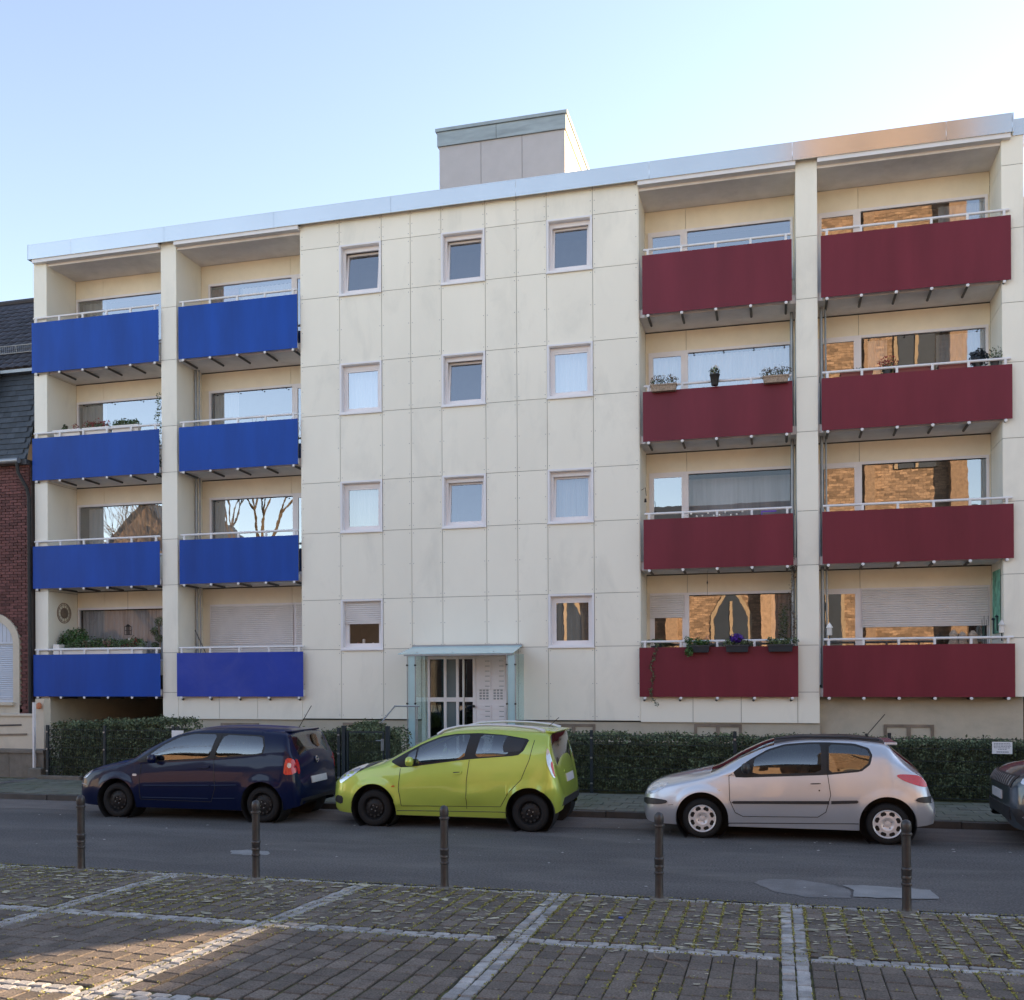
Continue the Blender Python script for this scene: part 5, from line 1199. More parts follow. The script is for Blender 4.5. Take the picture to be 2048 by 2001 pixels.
    def cut(s, poly, kind, only=None):
        bm = s.bm; xs = [p[0] for p in poly]; zs = [p[1] for p in poly]; e = .03
        n = len(poly); conv = True
        def near():
            out = []
            for f in bm.faces:
                if abs(f.normal.y) < .3 or (only is not None and f[s.lay] not in only): continue
                if max(v.co.x for v in f.verts) < min(xs) - e or min(v.co.x for v in f.verts) > max(xs) + e: continue
                if max(v.co.z for v in f.verts) < min(zs) - e or min(v.co.z for v in f.verts) > max(zs) + e: continue
                out.append(f)
            return out
        for i in range(n):
            a = Vector((poly[i][0], 0, poly[i][1])); b = Vector((poly[(i + 1) % n][0], 0, poly[(i + 1) % n][1])); d = b - a
            if d.length < 1e-4: continue
            no = Vector((d.z, 0, -d.x)).normalized()
            fs = [f for f in near() if any(True for v in f.verts if (min(a.x, b.x) - .06 < v.co.x < max(a.x, b.x) + .06 and min(a.z, b.z) - .06 < v.co.z < max(a.z, b.z) + .06))]
            g_ = set(fs); 
            for f in fs: g_ |= set(f.edges) | set(f.verts)
            bmesh.ops.bisect_plane(bm, geom=list(g_), plane_co=a, plane_no=no, dist=1e-5)
        bm.normal_update()
        for f in near():
            c = f.calc_center_median()
            if inside(poly, c.x, c.z): f[s.lay] = kind
    def extract(s, kinds, name, mat, parent=None, off=0.0, label=None, side=None):
        vn = s.vn; vs = {}; V = []; Fc = []; N = []
        for f in s.bm.faces:
            if f[s.lay] not in kinds: continue
            if side is not None and (f.calc_center_median().y - s.yc) * side <= 0: continue
            idx = []
            for v in f.verts:
                if v.index not in vs: vs[v.index] = len(V); V.append(tuple(v.co + vn[v.index] * off)); N.append(tuple(vn[v.index]))
                idx.append(vs[v.index])
            Fc.append(idx)
        if not Fc: return None
        me = bpy.data.meshes.new(name); me.from_pydata(V, [], Fc); me.materials.append(mat)
        me.polygons.foreach_set('use_smooth', [True] * len(me.polygons)); me.normals_split_custom_set_from_vertices(N)
        o = bpy.data.objects.new(name, me); COL.objects.link(o); attach(o, parent or s.root)
        if label: o['label'] = label
        return o
    def hit(s, x, z, side=-1):
        h = s.bvh.ray_cast(Vector((x, s.yc + side * 3, z)), Vector((0, -side, 0)))
        if h[0] is None or abs(h[0].y - s.yc) < .15:
            h = s.bvh.find_nearest(Vector((x, s.yc + side * .7, z)))
        return h[0], (h[1] if h[1].y * side > 0 else -h[1])
    def patch(s, poly, name, mat, parent=None, off=.006, side=-1, axis='y', label=None, sm=1):
        if sm: poly = smooth_poly(poly, sm)
        if axis == 'y': poly = [(s.xm(a), b) for a, b in poly]
        bm = bmesh.new()
        mk_ = (lambda a, b: (a, 0, b)) if axis == 'y' else (lambda a, b: (0, a, b))
        f = bm.faces.new([bm.verts.new(mk_(*p)) for p in poly])
        a0 = min(p[0] for p in poly); a1 = max(p[0] for p in poly); b0 = min(p[1] for p in poly); b1 = max(p[1] for p in poly)
        ax = Vector((1, 0, 0)) if axis == 'y' else Vector((0, 1, 0))
        for k in range(1, int((a1 - a0) / .045) + 1): bmesh.ops.bisect_plane(bm, geom=bm.verts[:] + bm.edges[:] + bm.faces[:], plane_co=ax * (a0 + .045 * k), plane_no=ax)
        for k in range(1, int((b1 - b0) / .045) + 1): bmesh.ops.bisect_plane(bm, geom=bm.verts[:] + bm.edges[:] + bm.faces[:], plane_co=Vector((0, 0, b0 + .045 * k)), plane_no=Vector((0, 0, 1)))
        nr = {}
        for v in bm.verts:
            if axis == 'y': p, n_ = s.hit(v.co.x, v.co.z, side)
            else:
                h = s.bvh.ray_cast(Vector((side * 50, v.co.y, v.co.z)), Vector((-side, 0, 0)))
                if h[0] is None: h = s.bvh.find_nearest(Vector((s.sp['keys'][-1 if side > 0 else 0][0], v.co.y, v.co.z)))
                p, n_ = h[0], (h[1] if h[1].x * side > 0 else -h[1])
            nr[v] = n_; v.co = p + n_ * off
        r_ = bmesh.ops.extrude_face_region(bm, geom=bm.faces[:])
        for v in r_['geom']:
            if isinstance(v, bmesh.types.BMVert):
                nn = v.co; h = s.bvh.find_nearest(nn); v.co = nn - (nn - h[0]) * 1.8
        bmesh.ops.recalc_face_normals(bm, faces=bm.faces)
        me = bpy.data.meshes.new(name); bm.to_mesh(me); bm.free(); me.materials.append(mat)
        me.polygons.foreach_set('use_smooth', [True] * len(me.polygons)); me.set_sharp_from_angle(angle=R(40))
        o = bpy.data.objects.new(name, me); COL.objects.link(o); attach(o, parent or s.root)
        if label: o['label'] = label
        return o
    def seam(s, pts, w=.005, side=-1, mat='black', name='seam', parent=None, closed=False, off=.0015):
        pts = [(s.xm(a), b) for a, b in pts]; P_ = []; q = list(pts) + ([pts[0]] if closed else [])
        for (x0, z0), (x1, z1) in zip(q[:-1], q[1:]):
            n = max(1, int(math.hypot(x1 - x0, z1 - z0) / .03))
            for i in range(n): P_.append((x0 + (x1 - x0) * i / n, z0 + (z1 - z0) * i / n))
        P_.append(q[-1]); H_ = [s.hit(x, z, side) for x, z in P_]
        return MB().tube([tuple(p + n_ * off) for p, n_ in H_], w, 5).build(name, M[mat], parent or s.root)
    def wheels(s, rim):
        sp = s.sp; r = sp['wr']; wd = sp.get('ww', .18)
        for wi, wx in enumerate(sp['wx']):
            for side in (-1, 1):
                half = s.fn[5](wx); yo = s.yc + side * (half - .035)
                T = Matrix.Translation((wx, yo, sp['zw'] if False else r)) @ Matrix.Rotation(R(90) * (1 if side < 0 else -1), 4, 'X')
                # lathe axis z -> outward
                k = r * sp.get('rimk', .66)
                tb = MB().lathe([(k * .96, -wd), (k + .02, -wd), (r - .02, -wd + .004), (r - .004, -wd + .03), (r, -wd * .5), (r - .002, -.03), (r - .016, -.010), (r - .035, .0), (k + .02, .003), (k + .004, -.003), (k * .98, -.012)], T, 40, False)
                w = tb.build('wheel', M['tyre'], s.root, smooth=True)
                rb = MB()
                if rim == 'steel':
                    rb.lathe([(k, -.004), (k * .97, -.012), (k * .93, -.03), (k * .90, -.045), (k * .86, -.05), (k * .78, -.036), (k * .62, -.03), (k * .50, -.018), (k * .36, -.016), (k * .30, -.03), (k * .16, -.026), (k * .14, -.012), (0, -.010)], T, 36, False)
                    o = rb.build('rim', M['steel_rim'], w, smooth=True)
                    hb = MB()
                    for a in range(12):
                        t_ = a * math.pi / 6; c = T @ Matrix.Rotation(t_, 4, 'Z') @ Matrix.Translation((k * .70, 0, -.0335))
                        hb.lathe([(.019, -.004), (.019, .003)], c, 10)
                    hb.build('rim_hole', M['black'], w, kind='stuff')
                    bb = MB()
                    for a in range(4):
                        c = T @ Matrix.Rotation(a * math.pi / 2 + .4, 4, 'Z') @ Matrix.Translation((k * .26, 0, -.028)); bb.lathe([(.010, 0), (.009, .014)], c, 6)
                    bb.build('wheel_bolt', M['steel'], w, kind='stuff')
                else:
                    rb.lathe([(k * 1.02, -.002), (k * .98, .004), (k * .93, -.002), (k * .90, -.006)], T, 40, False)
                    rb.lathe([(k * .64, -.001), (k * .5, .004), (k * .40, .001), (k * .32, -.012), (k * .2, -.014), (k * .18, -.006), (0, -.003)], T, 32, False)
                    nsp = 8
                    for a in range(nsp):
                        t0 = 2 * math.pi * a / nsp; vs = []
                        for rr, hw, zz in ((.58, .300, .0005), (.70, .135, .001), (.80, .125, .0005), (.95, .30, -.003)):
                            for sg_ in (-1, 1): vs.append(T @ Vector((k * rr * math.cos(t0 + sg_ * hw), k * rr * math.sin(t0 + sg_ * hw), zz)))
                        rb.add(vs, [(0, 2, 3, 1), (2, 4, 5, 3), (4, 6, 7, 5)])
                    rb.build('rim', M['hubcap'], w, smooth=True)
                    MB().lathe([(k * .99, -.02), (k * .9, -.028), (0, -.028)], T, 24, False).build('rim_back', M['black'], w)
                    bb = MB()
                    for a in range(4): bb.lathe([(.011, -.004), (.009, .006)], T @ Matrix.Rotation(a * math.pi / 2 + .5, 4, 'Z') @ Matrix.Translation((k * .30, 0, -.008)), 8)
                    bb.build('wheel_bolt', M['zinc'], w, kind='stuff')
                if side: 
                    Tw = Matrix.Translation((wx, s.yc + side * (half - .012), sp['zw'])) @ Matrix.Rotation(R(90) * (1 if side < 0 else -1), 4, 'X')
                    MB().lathe([(sp['archR'] + .004, 0), (sp['archR'] + .004, -.34), (0, -.34)], Tw, 36, False).build('wheel_arch', M['black'], s.root, smooth=False)
    def interior(s):
        sp = s.sp; K = sp['keys']; x0, x1 = sp['wx'][0] + sp['archR'], sp['wx'][1] - sp['archR']; yc = s.yc; zf = .26
        mb = MB().box(x0, x1, yc - .70, yc + .70, .17, zf).box(K[3][0] + .08, x0, yc - .42, yc + .42, .2, .5).box(x1, K[-4][0] - .12, yc - .42, yc + .42, .22, .5)
        mb.build('underbody', M['black'], s.root)
        cw = sp['windshield'][0]; fs = sp['seatx']; zbelt = s.fn[1](fs)
        MB().box(cw + .12, cw + .48, yc - .62, yc + .62, zbelt - .35, zbelt - .04).build('dashboard', M['cabin'], s.root, bevel=.04)
        T = Matrix.Translation((fs - .36, yc - .33, zbelt - .05)) @ Matrix.Rotation(R(65), 4, 'Y')
        MB().tube([tuple(T @ Vector((.17 * math.cos(a), .17 * math.sin(a), 0))) for a in np.linspace(0, 2 * math.pi, 22)], .014, 6, False).build('steering_wheel', M['cabin'], s.root)
        def seat(x, y, w, nm):
            mb = MB(); mb.mbox(Matrix.Translation((x, y, zf + .18)) @ Matrix.Rotation(R(-8), 4, 'Y'), .5, w, .16)
            mb.mbox(Matrix.Translation((x + .28, y, zf + .50)) @ Matrix.Rotation(R(16), 4, 'Y'), .12, w, .60)
            if w < .6: mb.mbox(Matrix.Translation((x + .40, y, zf + .88)) @ Matrix.Rotation(R(14), 4, 'Y'), .09, .24, .17)
            else:
                for q in (-.35, .35): mb.mbox(Matrix.Translation((x + .36, y + q, zf + .86)) @ Matrix.Rotation(R(14), 4, 'Y'), .09, .24, .12)
            mb.build(nm, M['seat'], s.root, bevel=.03)
        for q in (-.33, .33): seat(fs, yc + q, .46, 'seat')
        seat(fs + .85, yc, 1.15, 'rear_bench')
    def finish(s, body_mat):
        s.bm.verts.index_update(); s.bm.verts.ensure_lookup_table(); s.bm.normal_update()
        for i, v in enumerate(s.bm.verts): v.index = i
        s.vn = {}
        for v in s.bm.verts:
            # smooth normal from the face normals, ignoring the flat end caps
            n = Vector((0, 0, 0))
            for f in v.link_faces:
                if f.smooth: n += f.normal * f.calc_area()
            s.vn[v.index] = n.normalized() if n.length > 0 else v.normal.copy()
        s.body = s.extract({0}, 'body', body_mat)
        s.extract({9}, 'dark_roof', M['plastic']); s.extract({1}, 'windscreen', M['car_glass']); s.extract({2}, 'rear_window', M['car_glass'])
        for sd in (-1, 1):
            s.extract({3}, 'window_surround', M['black'], side=sd)
            s.extract({4}, 'side_window', M['car_glass'], side=sd); s.extract({5}, 'rear_side_window', M['car_glass'], side=sd)
            s.extract({8}, 'quarter_window', M['car_glass'], side=sd)
            s.extract({6}, 'door', body_mat, side=sd); s.extract({7}, 'rear_door', body_mat, side=sd)
    def mirror(s, x, z, mat, size=(.10, .18, .12), side=-1):
        p, n_ = s.hit(x, z, side); d = side
        T = Matrix.Translation((x - .01, p.y + d * .11, z + .03))
        mb = MB().lathe([(.0, -.07), (.045, -.062), (.066, -.03), (.07, .01), (.058, .048), (.03, .066), (0, .07)], T @ Matrix.Diagonal((.85, 1.25, 1.0, 1)), 16)
        o = mb.build('mirror', mat, s.root, smooth=True)
        MB().tube([(x, p.y - d * .02, z - .02), (x, p.y + d * .06, z + .0)], .022, 8).build('mirror_arm', M['plastic'], o)
    def bothsides(s, fn):
        for sd in (-1, 1): fn(sd)

YCAR = 14.30
# ---- silver three-door hatchback
c = Car(dict(name='silver_hatchback', label='silver three door hatchback with silver eight hole hubcaps parked at the kerb on the right', yc=YCAR, wx=(-.95, 1.37), wr=.263, zw=.275, archR=.342, rimk=.68,
    dark=(-.02, 1.36), windshield=(-.84, -.02), rearglass=(1.43, 1.80), seatx=.05, rg_in=1, keys=[
 (-1.775, .34, .46, .54, .03, .22, .30, .28, .16), (-1.75, .25, .50, .60, .035, .42, .50, .48, .36), (-1.68, .19, .55, .665, .045, .58, .655, .63, .50), (-1.52, .175, .62, .735, .05, .68, .735, .70, .56),
 (-1.28, .17, .69, .80, .05, .72, .78, .74, .60), (-1.0, .17, .76, .865, .05, .74, .80, .755, .62), (-.84, .17, .80, .905, .045, .75, .805, .76, .63), (-.42, .17, .845, 1.125, .045, .755, .81, .765, 0.665),
 (-.02, .17, .875, 1.285, .045, .755, .81, .765, 0.620), (.38, .17, .90, 1.345, .05, .755, .81, .765, 0.600), (.85, .17, .93, 1.352, .05, .755, .815, .765, 0.595), (1.22, .175, .955, 1.325, .05, .76, .82, .765, 0.585),
 (1.40, .19, .965, 1.285, .05, .75, .815, .76, 0.590), (1.46, .20, .96, 1.225, .06, .745, .81, .755, 0.605), (1.62, .22, .93, 1.09, .08, .73, .80, .74, .59), (1.76, .24, .88, .97, .10, .71, .785, .71, .61),
 (1.84, .25, .80, .86, .11, .69, .76, .67, .59), (1.885, .26, .66, .71, .10, .66, .73, .65, .56), (1.93, .27, .56, .60, .04, .62, .70, .64, .54), (1.955, .31, .50, .53, .02, .55, .63, .58, .48)]))
dlo = [(-.53, .885), (-.50, .825), (.63, .885), (1.05, .935), (1.155, 1.02), (1.185, 1.13), (1.15, 1.21), (.98, 1.262), (.64, 1.275), (.40, 1.27), (.12, 1.245), (-.10, 1.175), (-.34, 1.035)]
c.cut(smooth_poly(expand(dlo, .012), 1, .10), 3)
c.cut(smooth_poly([(-.30, .865), (.565, .90), (.565, 1.262), (.40, 1.258), (.12, 1.232), (-.10, 1.162), (-.27, 1.065)], 1, .10), 4)
c.cut(smooth_poly([(.665, .905), (1.04, .945), (1.14, 1.03), (1.165, 1.13), (1.13, 1.20), (.97, 1.248), (.665, 1.26)], 1, .10), 5)
dr = [(-.60, .84), (-.59, .52), (-.52, .36), (-.42, .31), (.52, .33), (.62, .40), (.68, .62), (.645, .87)]
c.cut(dr, 6, only=(0,)); c.finish(M['silver'])
for sd in (-1, 1):
    c.seam(dr + [(.64, 1.27)], .0045, sd, name='door_gap'); c.seam([(-.60, .84), (-.56, .86)], .004, sd, name='door_gap')
    c.patch([(-.54, .478), (.66, .505), (.66, .545), (-.54, .512), (-.57, .495)], 'rub_strip', M['plastic'], side=sd, off=.014, sm=0); c.patch([(.685, .506), (1.0, .525), (1.02, .545), (1.0, .562), (.685, .546)], 'rub_strip', M['plastic'], side=sd, off=.014, sm=0)
    h = c.patch([(.41, .755), (.44, .725), (.55, .735), (.585, .765), (.55, .79), (.45, .785)], 'door_handle', M['silver'], side=sd, off=.016); c.patch([(.43, .748), (.56, .755), (.56, .77), (.43, .765)], 'handle_recess', M['plastic'], h, side=sd, off=.018)
    c.patch([(.53, .665), (.55, .665), (.55, .685), (.53, .685)], 'lock', M['plastic'], side=sd, off=.005)
    c.patch([(-1.70, .555), (-1.62, .565), (-1.50, .625), (-1.385, .715), (-1.50, .705), (-1.62, .665), (-1.70, .615)], 'headlight', M['lamp_clear'], side=sd, off=.005)
    c.patch([(-1.735, .42), (-1.50, .435), (-1.42, .455), (-1.41, .49), (-1.50, .505), (-1.735, .515)], 'bumper_strip', M['plastic'], side=sd, off=.016)
    c.patch([(1.69, .58), (1.75, .55), (1.93, .54), (1.93, .625), (1.75, .62)], 'bumper_strip', M['plastic'], side=sd, off=.014)
    c.patch([(1.475, .875), (1.50, .90), (1.62, .90), (1.76, .885), (1.83, .80), (1.85, .735), (1.74, .755), (1.57, .815)], 'tail_light', M['lamp_red'], side=sd, off=.006)
    c.patch([(-.76, .66), (-.70, .655), (-.72, .63)], 'side_repeater', M['lamp_clear'], side=sd, off=.006)
    c.seam([(-.63, .215), (1.02, .26)], .006, sd, 'plastic', 'sill_line'); c.mirror(-.37, .92, M['plastic'], side=sd)
    c.seam([(-1.33, .44), (-1.40, .43)], .003, sd, name='panel_gap')
c.wheels('cap'); c.interior()
MB().tube([(-.02, YCAR - .47, 1.315), (.35, YCAR - .475, 1.345), (.9, YCAR - .475, 1.345), (1.30, YCAR - .47, 1.315)], .014, 6).build('roof_strip', M['plastic'], c.root)
MB().box(1.36, 1.52, YCAR - .50, YCAR + .50, 1.25, 1.285).build('spoiler', M['silver'], c.root, bevel=.012)
MB().tube([(1.17, YCAR, 1.335), (1.20, YCAR, 1.345)], .03, 8).tube([(1.19, YCAR, 1.35), (1.42, YCAR, 1.63)], .006, 6).build('antenna', M['black'], c.root)

# ---- lime green five-door with roof rails
c = Car(dict(rear=(-3.12, .62, .95), name='green_hatchback', label='lime green five door hatchback with silver roof rails and black steel wheels', yc=YCAR - .04, wx=(-5.63, -3.30), wr=.265, zw=.28, archR=.342, rimk=.62,
    windshield=(-5.54, -4.64), rearglass=(-3.0, -2.86), seatx=-4.75, rg_in=0, crease=.030, crz=lambda x: .375 + (x + 5.1) * .105, keys=[
 (-6.36, .32, .50, .56, .03, .24, .32, .30, .16), (-6.335, .24, .545, .64, .04, .44, .52, .50, .38), (-6.27, .20, .60, .72, .05, .58, .655, .63, .50), (-6.14, .185, .68, .80, .05, .67, .73, .70, .56),
 (-5.92, .18, .76, .87, .05, .72, .78, .74, .60), (-5.70, .18, .815, .92, .05, .735, .80, .755, .62), (-5.54, .18, .84, .965, .05, .745, .805, .76, .62), (-5.2, .18, .865, 1.13, .05, .75, .81, .765, 0.655),
 (-4.91, .18, .885, 1.28, .05, .75, .81, .77, 0.625), (-4.64, .18, .91, 1.385, .05, .75, .81, .77, 0.605), (-4.3, .18, .955, 1.435, .05, .75, .815, .77, 0.595), (-3.9, .18, .99, 1.445, .05, .755, .82, .77, 0.595),
 (-3.45, .19, 1.03, 1.43, .05, .76, .825, .77, 0.585), (-3.10, .21, 1.07, 1.405, .05, .75, .825, .765, 0.595), (-3.00, .22, 1.08, 1.385, .06, .745, .82, .76, 0.605), (-2.95, .23, 1.05, 1.27, .12, .735, .81, .745, 0.615),
 (-2.88, .25, .95, 1.10, .15, .72, .80, .74, .56), (-2.82, .27, .80, .94, .14, .70, .785, .73, .56), (-2.765, .29, .66, .76, .12, .67, .76, .71, .54), (-2.73, .31, .56, .64, .08, .63, .72, .67, .50), (-2.715, .36, .50, .54, .03, .56, .64, .60, .45)]))
dlo = [(-5.37, .945), (-5.19, .862), (-4.22, 1.0), (-3.48, 1.065), (-3.40, 1.13), (-3.33, 1.28), (-3.71, 1.335), (-4.07, 1.355), (-4.42, 1.34), (-4.64, 1.30), (-4.91, 1.195), (-5.15, 1.07)]
c.cut(smooth_poly(expand(dlo, .006), 1, .10), 3)
c.cut(smooth_poly([(-4.98, .905), (-4.265, 1.005), (-4.19, 1.34), (-4.42, 1.325), (-4.64, 1.285), (-4.89, 1.185), (-4.955, 1.15)], 1, .10), 4)
c.cut(smooth_poly([(-4.10, 1.025), (-3.62, 1.065), (-3.62, 1.325), (-4.03, 1.342)], 1, .10), 5); c.cut(smooth_poly([(-5.14, .895), (-5.005, .905), (-4.985, 1.125), (-5.1, 1.065)], 1, .10), 8)
d1 = [(-5.215, .85), (-5.235, .57), (-5.19, .315), (-4.215, .335), (-4.215, .69), (-4.18, .99)]; d2 = [(-4.205, .335), (-3.72, .35), (-3.60, .54), (-3.42, .73), (-3.32, 1.0), (-3.40, 1.05), (-4.165, .99), (-4.205, .69)]
c.cut(d1, 6, only=(0,)); c.cut(d2, 7, only=(0,)); c.finish(M['lime'])
for sd in (-1, 1):
    c.seam(d1, .004, sd, name='door_gap'); c.seam([(-4.215, .30), (-4.215, .335), (-3.72, .345), (-3.60, .54), (-3.42, .73), (-3.31, 1.0), (-3.25, 1.27)], .004, sd, name='door_gap')
    c.seam([(-5.27, .245), (-3.64, .27)], .005, sd, 'plastic', 'sill_line')
    h = c.patch([(-4.43, .80), (-4.42, .775), (-4.30, .79), (-4.28, .815), (-4.30, .835), (-4.42, .825)], 'door_handle', M['lime'], side=sd, off=.018); c.patch([(-4.41, .80), (-4.31, .81), (-4.31, .822), (-4.41, .815)], 'handle_recess', M['plastic'], h, side=sd, off=.019)
    c.patch([(-3.70, 1.18), (-3.68, 1.10), (-3.44, 1.12), (-3.38, 1.27), (-3.66, 1.31)], 'pillar_trim', M['plastic'], side=sd, off=.003, sm=0)
    c.patch([(-6.17, .60), (-6.08, .66), (-5.93, .75), (-5.80, .87), (-5.92, .865), (-6.04, .82), (-6.14, .75), (-6.20, .65)], 'headlight', M['lamp_clear'], side=sd, off=.006)
    c.patch([(-5.90, .77), (-5.60, .925), (-5.82, .88)], 'headlight_tail', M['plastic'], side=sd, off=.005, sm=0)
    c.patch([(-6.30, .34), (-6.14, .30), (-6.12, .42), (-6.24, .44)], 'fog_recess', M['plastic'], side=sd, off=.006)
    c.patch([(-5.35, .585), (-5.31, .58), (-5.28, .60), (-5.32, .612)], 'side_repeater', M['lamp_amber'], side=sd, off=.006)
    c.patch([(-3.03, 1.16), (-3.0, 1.16), (-2.92, 1.0), (-2.86, .82), (-2.85, .75), (-2.90, .78), (-3.0, .93), (-3.04, 1.06)], 'tail_light', M['lamp_clear'], side=sd, off=.010)
    c.patch([(-2.915, 1.0), (-2.87, .84), (-2.845, .76), (-2.88, .80), (-2.95, .95)], 'tail_light_lens', M['lamp_red'], side=sd, off=.014)
    MB().tube([(-4.72, YCAR + sd * .55, 1.33), (-4.62, YCAR + sd * .55, 1.395), (-4.4, YCAR + sd * .545, 1.448), (-4.0, YCAR + sd * .54, 1.472), (-3.6, YCAR + sd * .54, 1.462), (-3.28, YCAR + sd * .54, 1.43), (-3.14, YCAR + sd * .54, 1.385)], [.022, .02, .018, .018, .018, .022, .03], 8).build('roof_rail', M['hubcap'], c.root, smooth=True)
    c.mirror(-5.03, .93, M['lime'], side=sd)
c.wheels('steel'); c.interior()
MB().add([(-3.12, YCAR - .56, 1.40), (-3.14, YCAR + .48, 1.40), (-2.99, YCAR + .44, 1.385), (-2.99, YCAR - .52, 1.385), (-3.12, YCAR - .56, 1.365), (-3.14, YCAR + .48, 1.365), (-3.0, YCAR + .44, 1.362), (-3.0, YCAR - .52, 1.362)],
         [(0, 3, 2, 1), (4, 5, 6, 7), (0, 4, 7, 3), (1, 2, 6, 5), (2, 3, 7, 6), (0, 1, 5, 4)]).build('spoiler', M['lime'], c.root, bevel=.01)
c.patch([(YCAR - .24, .66), (YCAR + .24, .66), (YCAR + .24, .77), (YCAR - .24, .77)], 'number_plate', M['plate'], axis='x', side=1, off=.012, sm=0)
c.patch([(YCAR - .62, .36), (YCAR + .62, .36), (YCAR + .5, .46), (YCAR - .5, .46)], 'bumper_insert', M['plastic'], axis='x', side=1, off=.010, sm=0)
c.patch([(YCAR - .30, .80), (YCAR + .30, .80), (YCAR + .28, .83), (YCAR - .28, .83)], 'tailgate_grip', M['lime'], axis='x', side=1, off=.012, sm=0)
MB().tube([(-3.2, YCAR, 1.43), (-3.05, YCAR, 1.56)], .005, 5).build('antenna', M['black'], c.root)

# ---- dark blue three-door
c = Car(dict(rear=(-7.08, .66, .94), name='blue_hatchback', label='dark blue three door hatchback with black steel wheels parked at the kerb on the left', yc=YCAR - .06, wx=(-9.90, -7.40), wr=.268, zw=.28, archR=.335, rimk=.66,
    windshield=(-9.80, -8.85), rearglass=(-7.03, -6.83), seatx=-8.95, rg_in=1, keys=[
 (-10.70, .30, .46, .54, .03, .24, .34, .32, .18), (-10.68, .23, .50, .61, .04, .46, .54, .52, .40), (-10.61, .19, .56, .69, .05, .60, .67, .64, .50), (-10.46, .18, .64, .77, .05, .68, .74, .70, .56),
 (-10.2, .175, .71, .83, .05, .73, .78, .745, .60), (-9.95, .17, .765, .885, .05, .745, .805, .755, .62), (-9.80, .17, .80, .915, .05, .75, .81, .76, .63), (-9.3, .17, .85, 1.165, .05, .755, .815, .77, 0.665),
 (-8.85, .17, .88, 1.345, .05, .755, .815, .77, 0.630), (-8.5, .17, .90, 1.40, .05, .755, .815, .77, 0.610), (-8.0, .17, .93, 1.415, .05, .755, .82, .77, 0.605), (-7.5, .175, .965, 1.40, .05, .76, .825, .77, 0.605),
 (-7.10, .19, .99, 1.365, .05, .755, .82, .765, 0.615), (-7.02, .20, .99, 1.33, .06, .75, .815, .76, 0.625), (-6.93, .215, .975, 1.20, .08, .74, .81, .75, 0.655), (-6.83, .23, .93, 1.06, .10, .725, .795, .735, .62),
 (-6.775, .24, .80, .90, .10, .71, .78, .72, .62), (-6.745, .25, .66, .74, .09, .69, .76, .70, .60), (-6.70, .26, .58, .62, .03, .66, .74, .69, .60), (-6.685, .31, .50, .53, .02, .58, .66, .62, .5)]))
dlo = [(-9.56, .89), (-9.46, .865), (-8.29, .935), (-7.40, 1.015), (-7.37, 1.14), (-7.43, 1.29), (-8.05, 1.315), (-8.61, 1.32), (-8.86, 1.27), (-9.11, 1.15)]
c.cut(smooth_poly(expand(dlo, .004), 1, .10), 3)
c.cut(smooth_poly([(-9.33, .89), (-8.30, .95), (-8.205, 1.30), (-8.61, 1.305), (-8.85, 1.255), (-9.10, 1.135), (-9.31, .99)], 1, .10), 4)
c.cut(smooth_poly([(-8.21, .96), (-7.42, 1.03), (-7.395, 1.14), (-7.45, 1.275), (-8.08, 1.30)], 1, .10), 5)
dr = [(-9.46, .84), (-9.48, .60), (-9.47, .30), (-8.25, .29), (-8.17, .50), (-8.21, .93)]
c.cut(dr, 6, only=(0,)); c.finish(M['navy'])
for sd in (-1, 1):
    c.seam(dr + [(-8.13, 1.31)], .004, sd, name='door_gap'); c.seam([(-9.41, .515), (-8.27, .54)], .010, sd, 'navy', 'rub_strip'); c.seam([(-8.23, .54), (-7.80, .555)], .010, sd, 'navy', 'rub_strip')
    c.seam([(-9.44, .33), (-8.30, .34)], .007, sd, 'navy', 'sill_line'); c.seam([(-8.22, .345), (-7.85, .355)], .007, sd, 'navy', 'sill_line')
    h = c.patch([(-8.49, .80), (-8.35, .79), (-8.27, .805), (-8.27, .84), (-8.36, .84), (-8.49, .83)], 'door_handle', M['navy'], side=sd, off=.022)
    c.patch([(-9.605, .655), (-9.53, .655), (-9.53, .69), (-9.605, .69)], 'side_repeater', M['lamp_clear'], side=sd, off=.006)
    c.patch([(-10.58, .58), (-10.50, .60), (-10.40, .69), (-10.44, .72), (-10.56, .68)], 'headlight', M['lamp_clear'], side=sd, off=.005)
    c.seam([(-10.66, .505), (-10.48, .495)], .006, sd, 'hubcap', 'bumper_line')
    tl = c.patch([(-6.985, .97), (-6.84, .962), (-6.785, .85), (-6.775, .73), (-7.02, .72), (-7.01, .85)], 'tail_light', M['lamp_red'], side=sd, off=.008)
    c.patch([(-6.95, .85), (-6.90, .815), (-6.86, .84), (-6.87, .89), (-6.93, .90)], 'reversing_lamp', M['lamp_clear'], tl, side=sd, off=.012)
    ys = sorted((YCAR + sd * .70, YCAR + sd * .62)); c.patch([(ys[0], .73), (ys[1], .73), (ys[1], .93), (ys[0], .95)], 'tail_light', M['lamp_red'], axis='x', side=1, off=.008)
    c.mirror(-9.20, .90, M['navy'], side=sd)
c.wheels('steel'); c.interior()
MB().box(-7.16, -7.04, YCAR - .54, YCAR + .40, 1.335, 1.362).build('spoiler', M['navy'], c.root, bevel=.012)
MB().tube([(-7.20, YCAR, 1.37), (-6.98, YCAR, 1.72)], .006, 6).build('antenna', M['black'], c.root)
yb_ = YCAR - .06
c.patch([(yb_ - .26, .56), (yb_ + .26, .56), (yb_ + .26, .66), (yb_ - .26, .66)], 'number_plate', M['plate'], axis='x', side=1, off=.012, sm=0)
p = c.bvh.ray_cast(Vector((0, yb_, .90)), Vector((-1, 0, 0)))
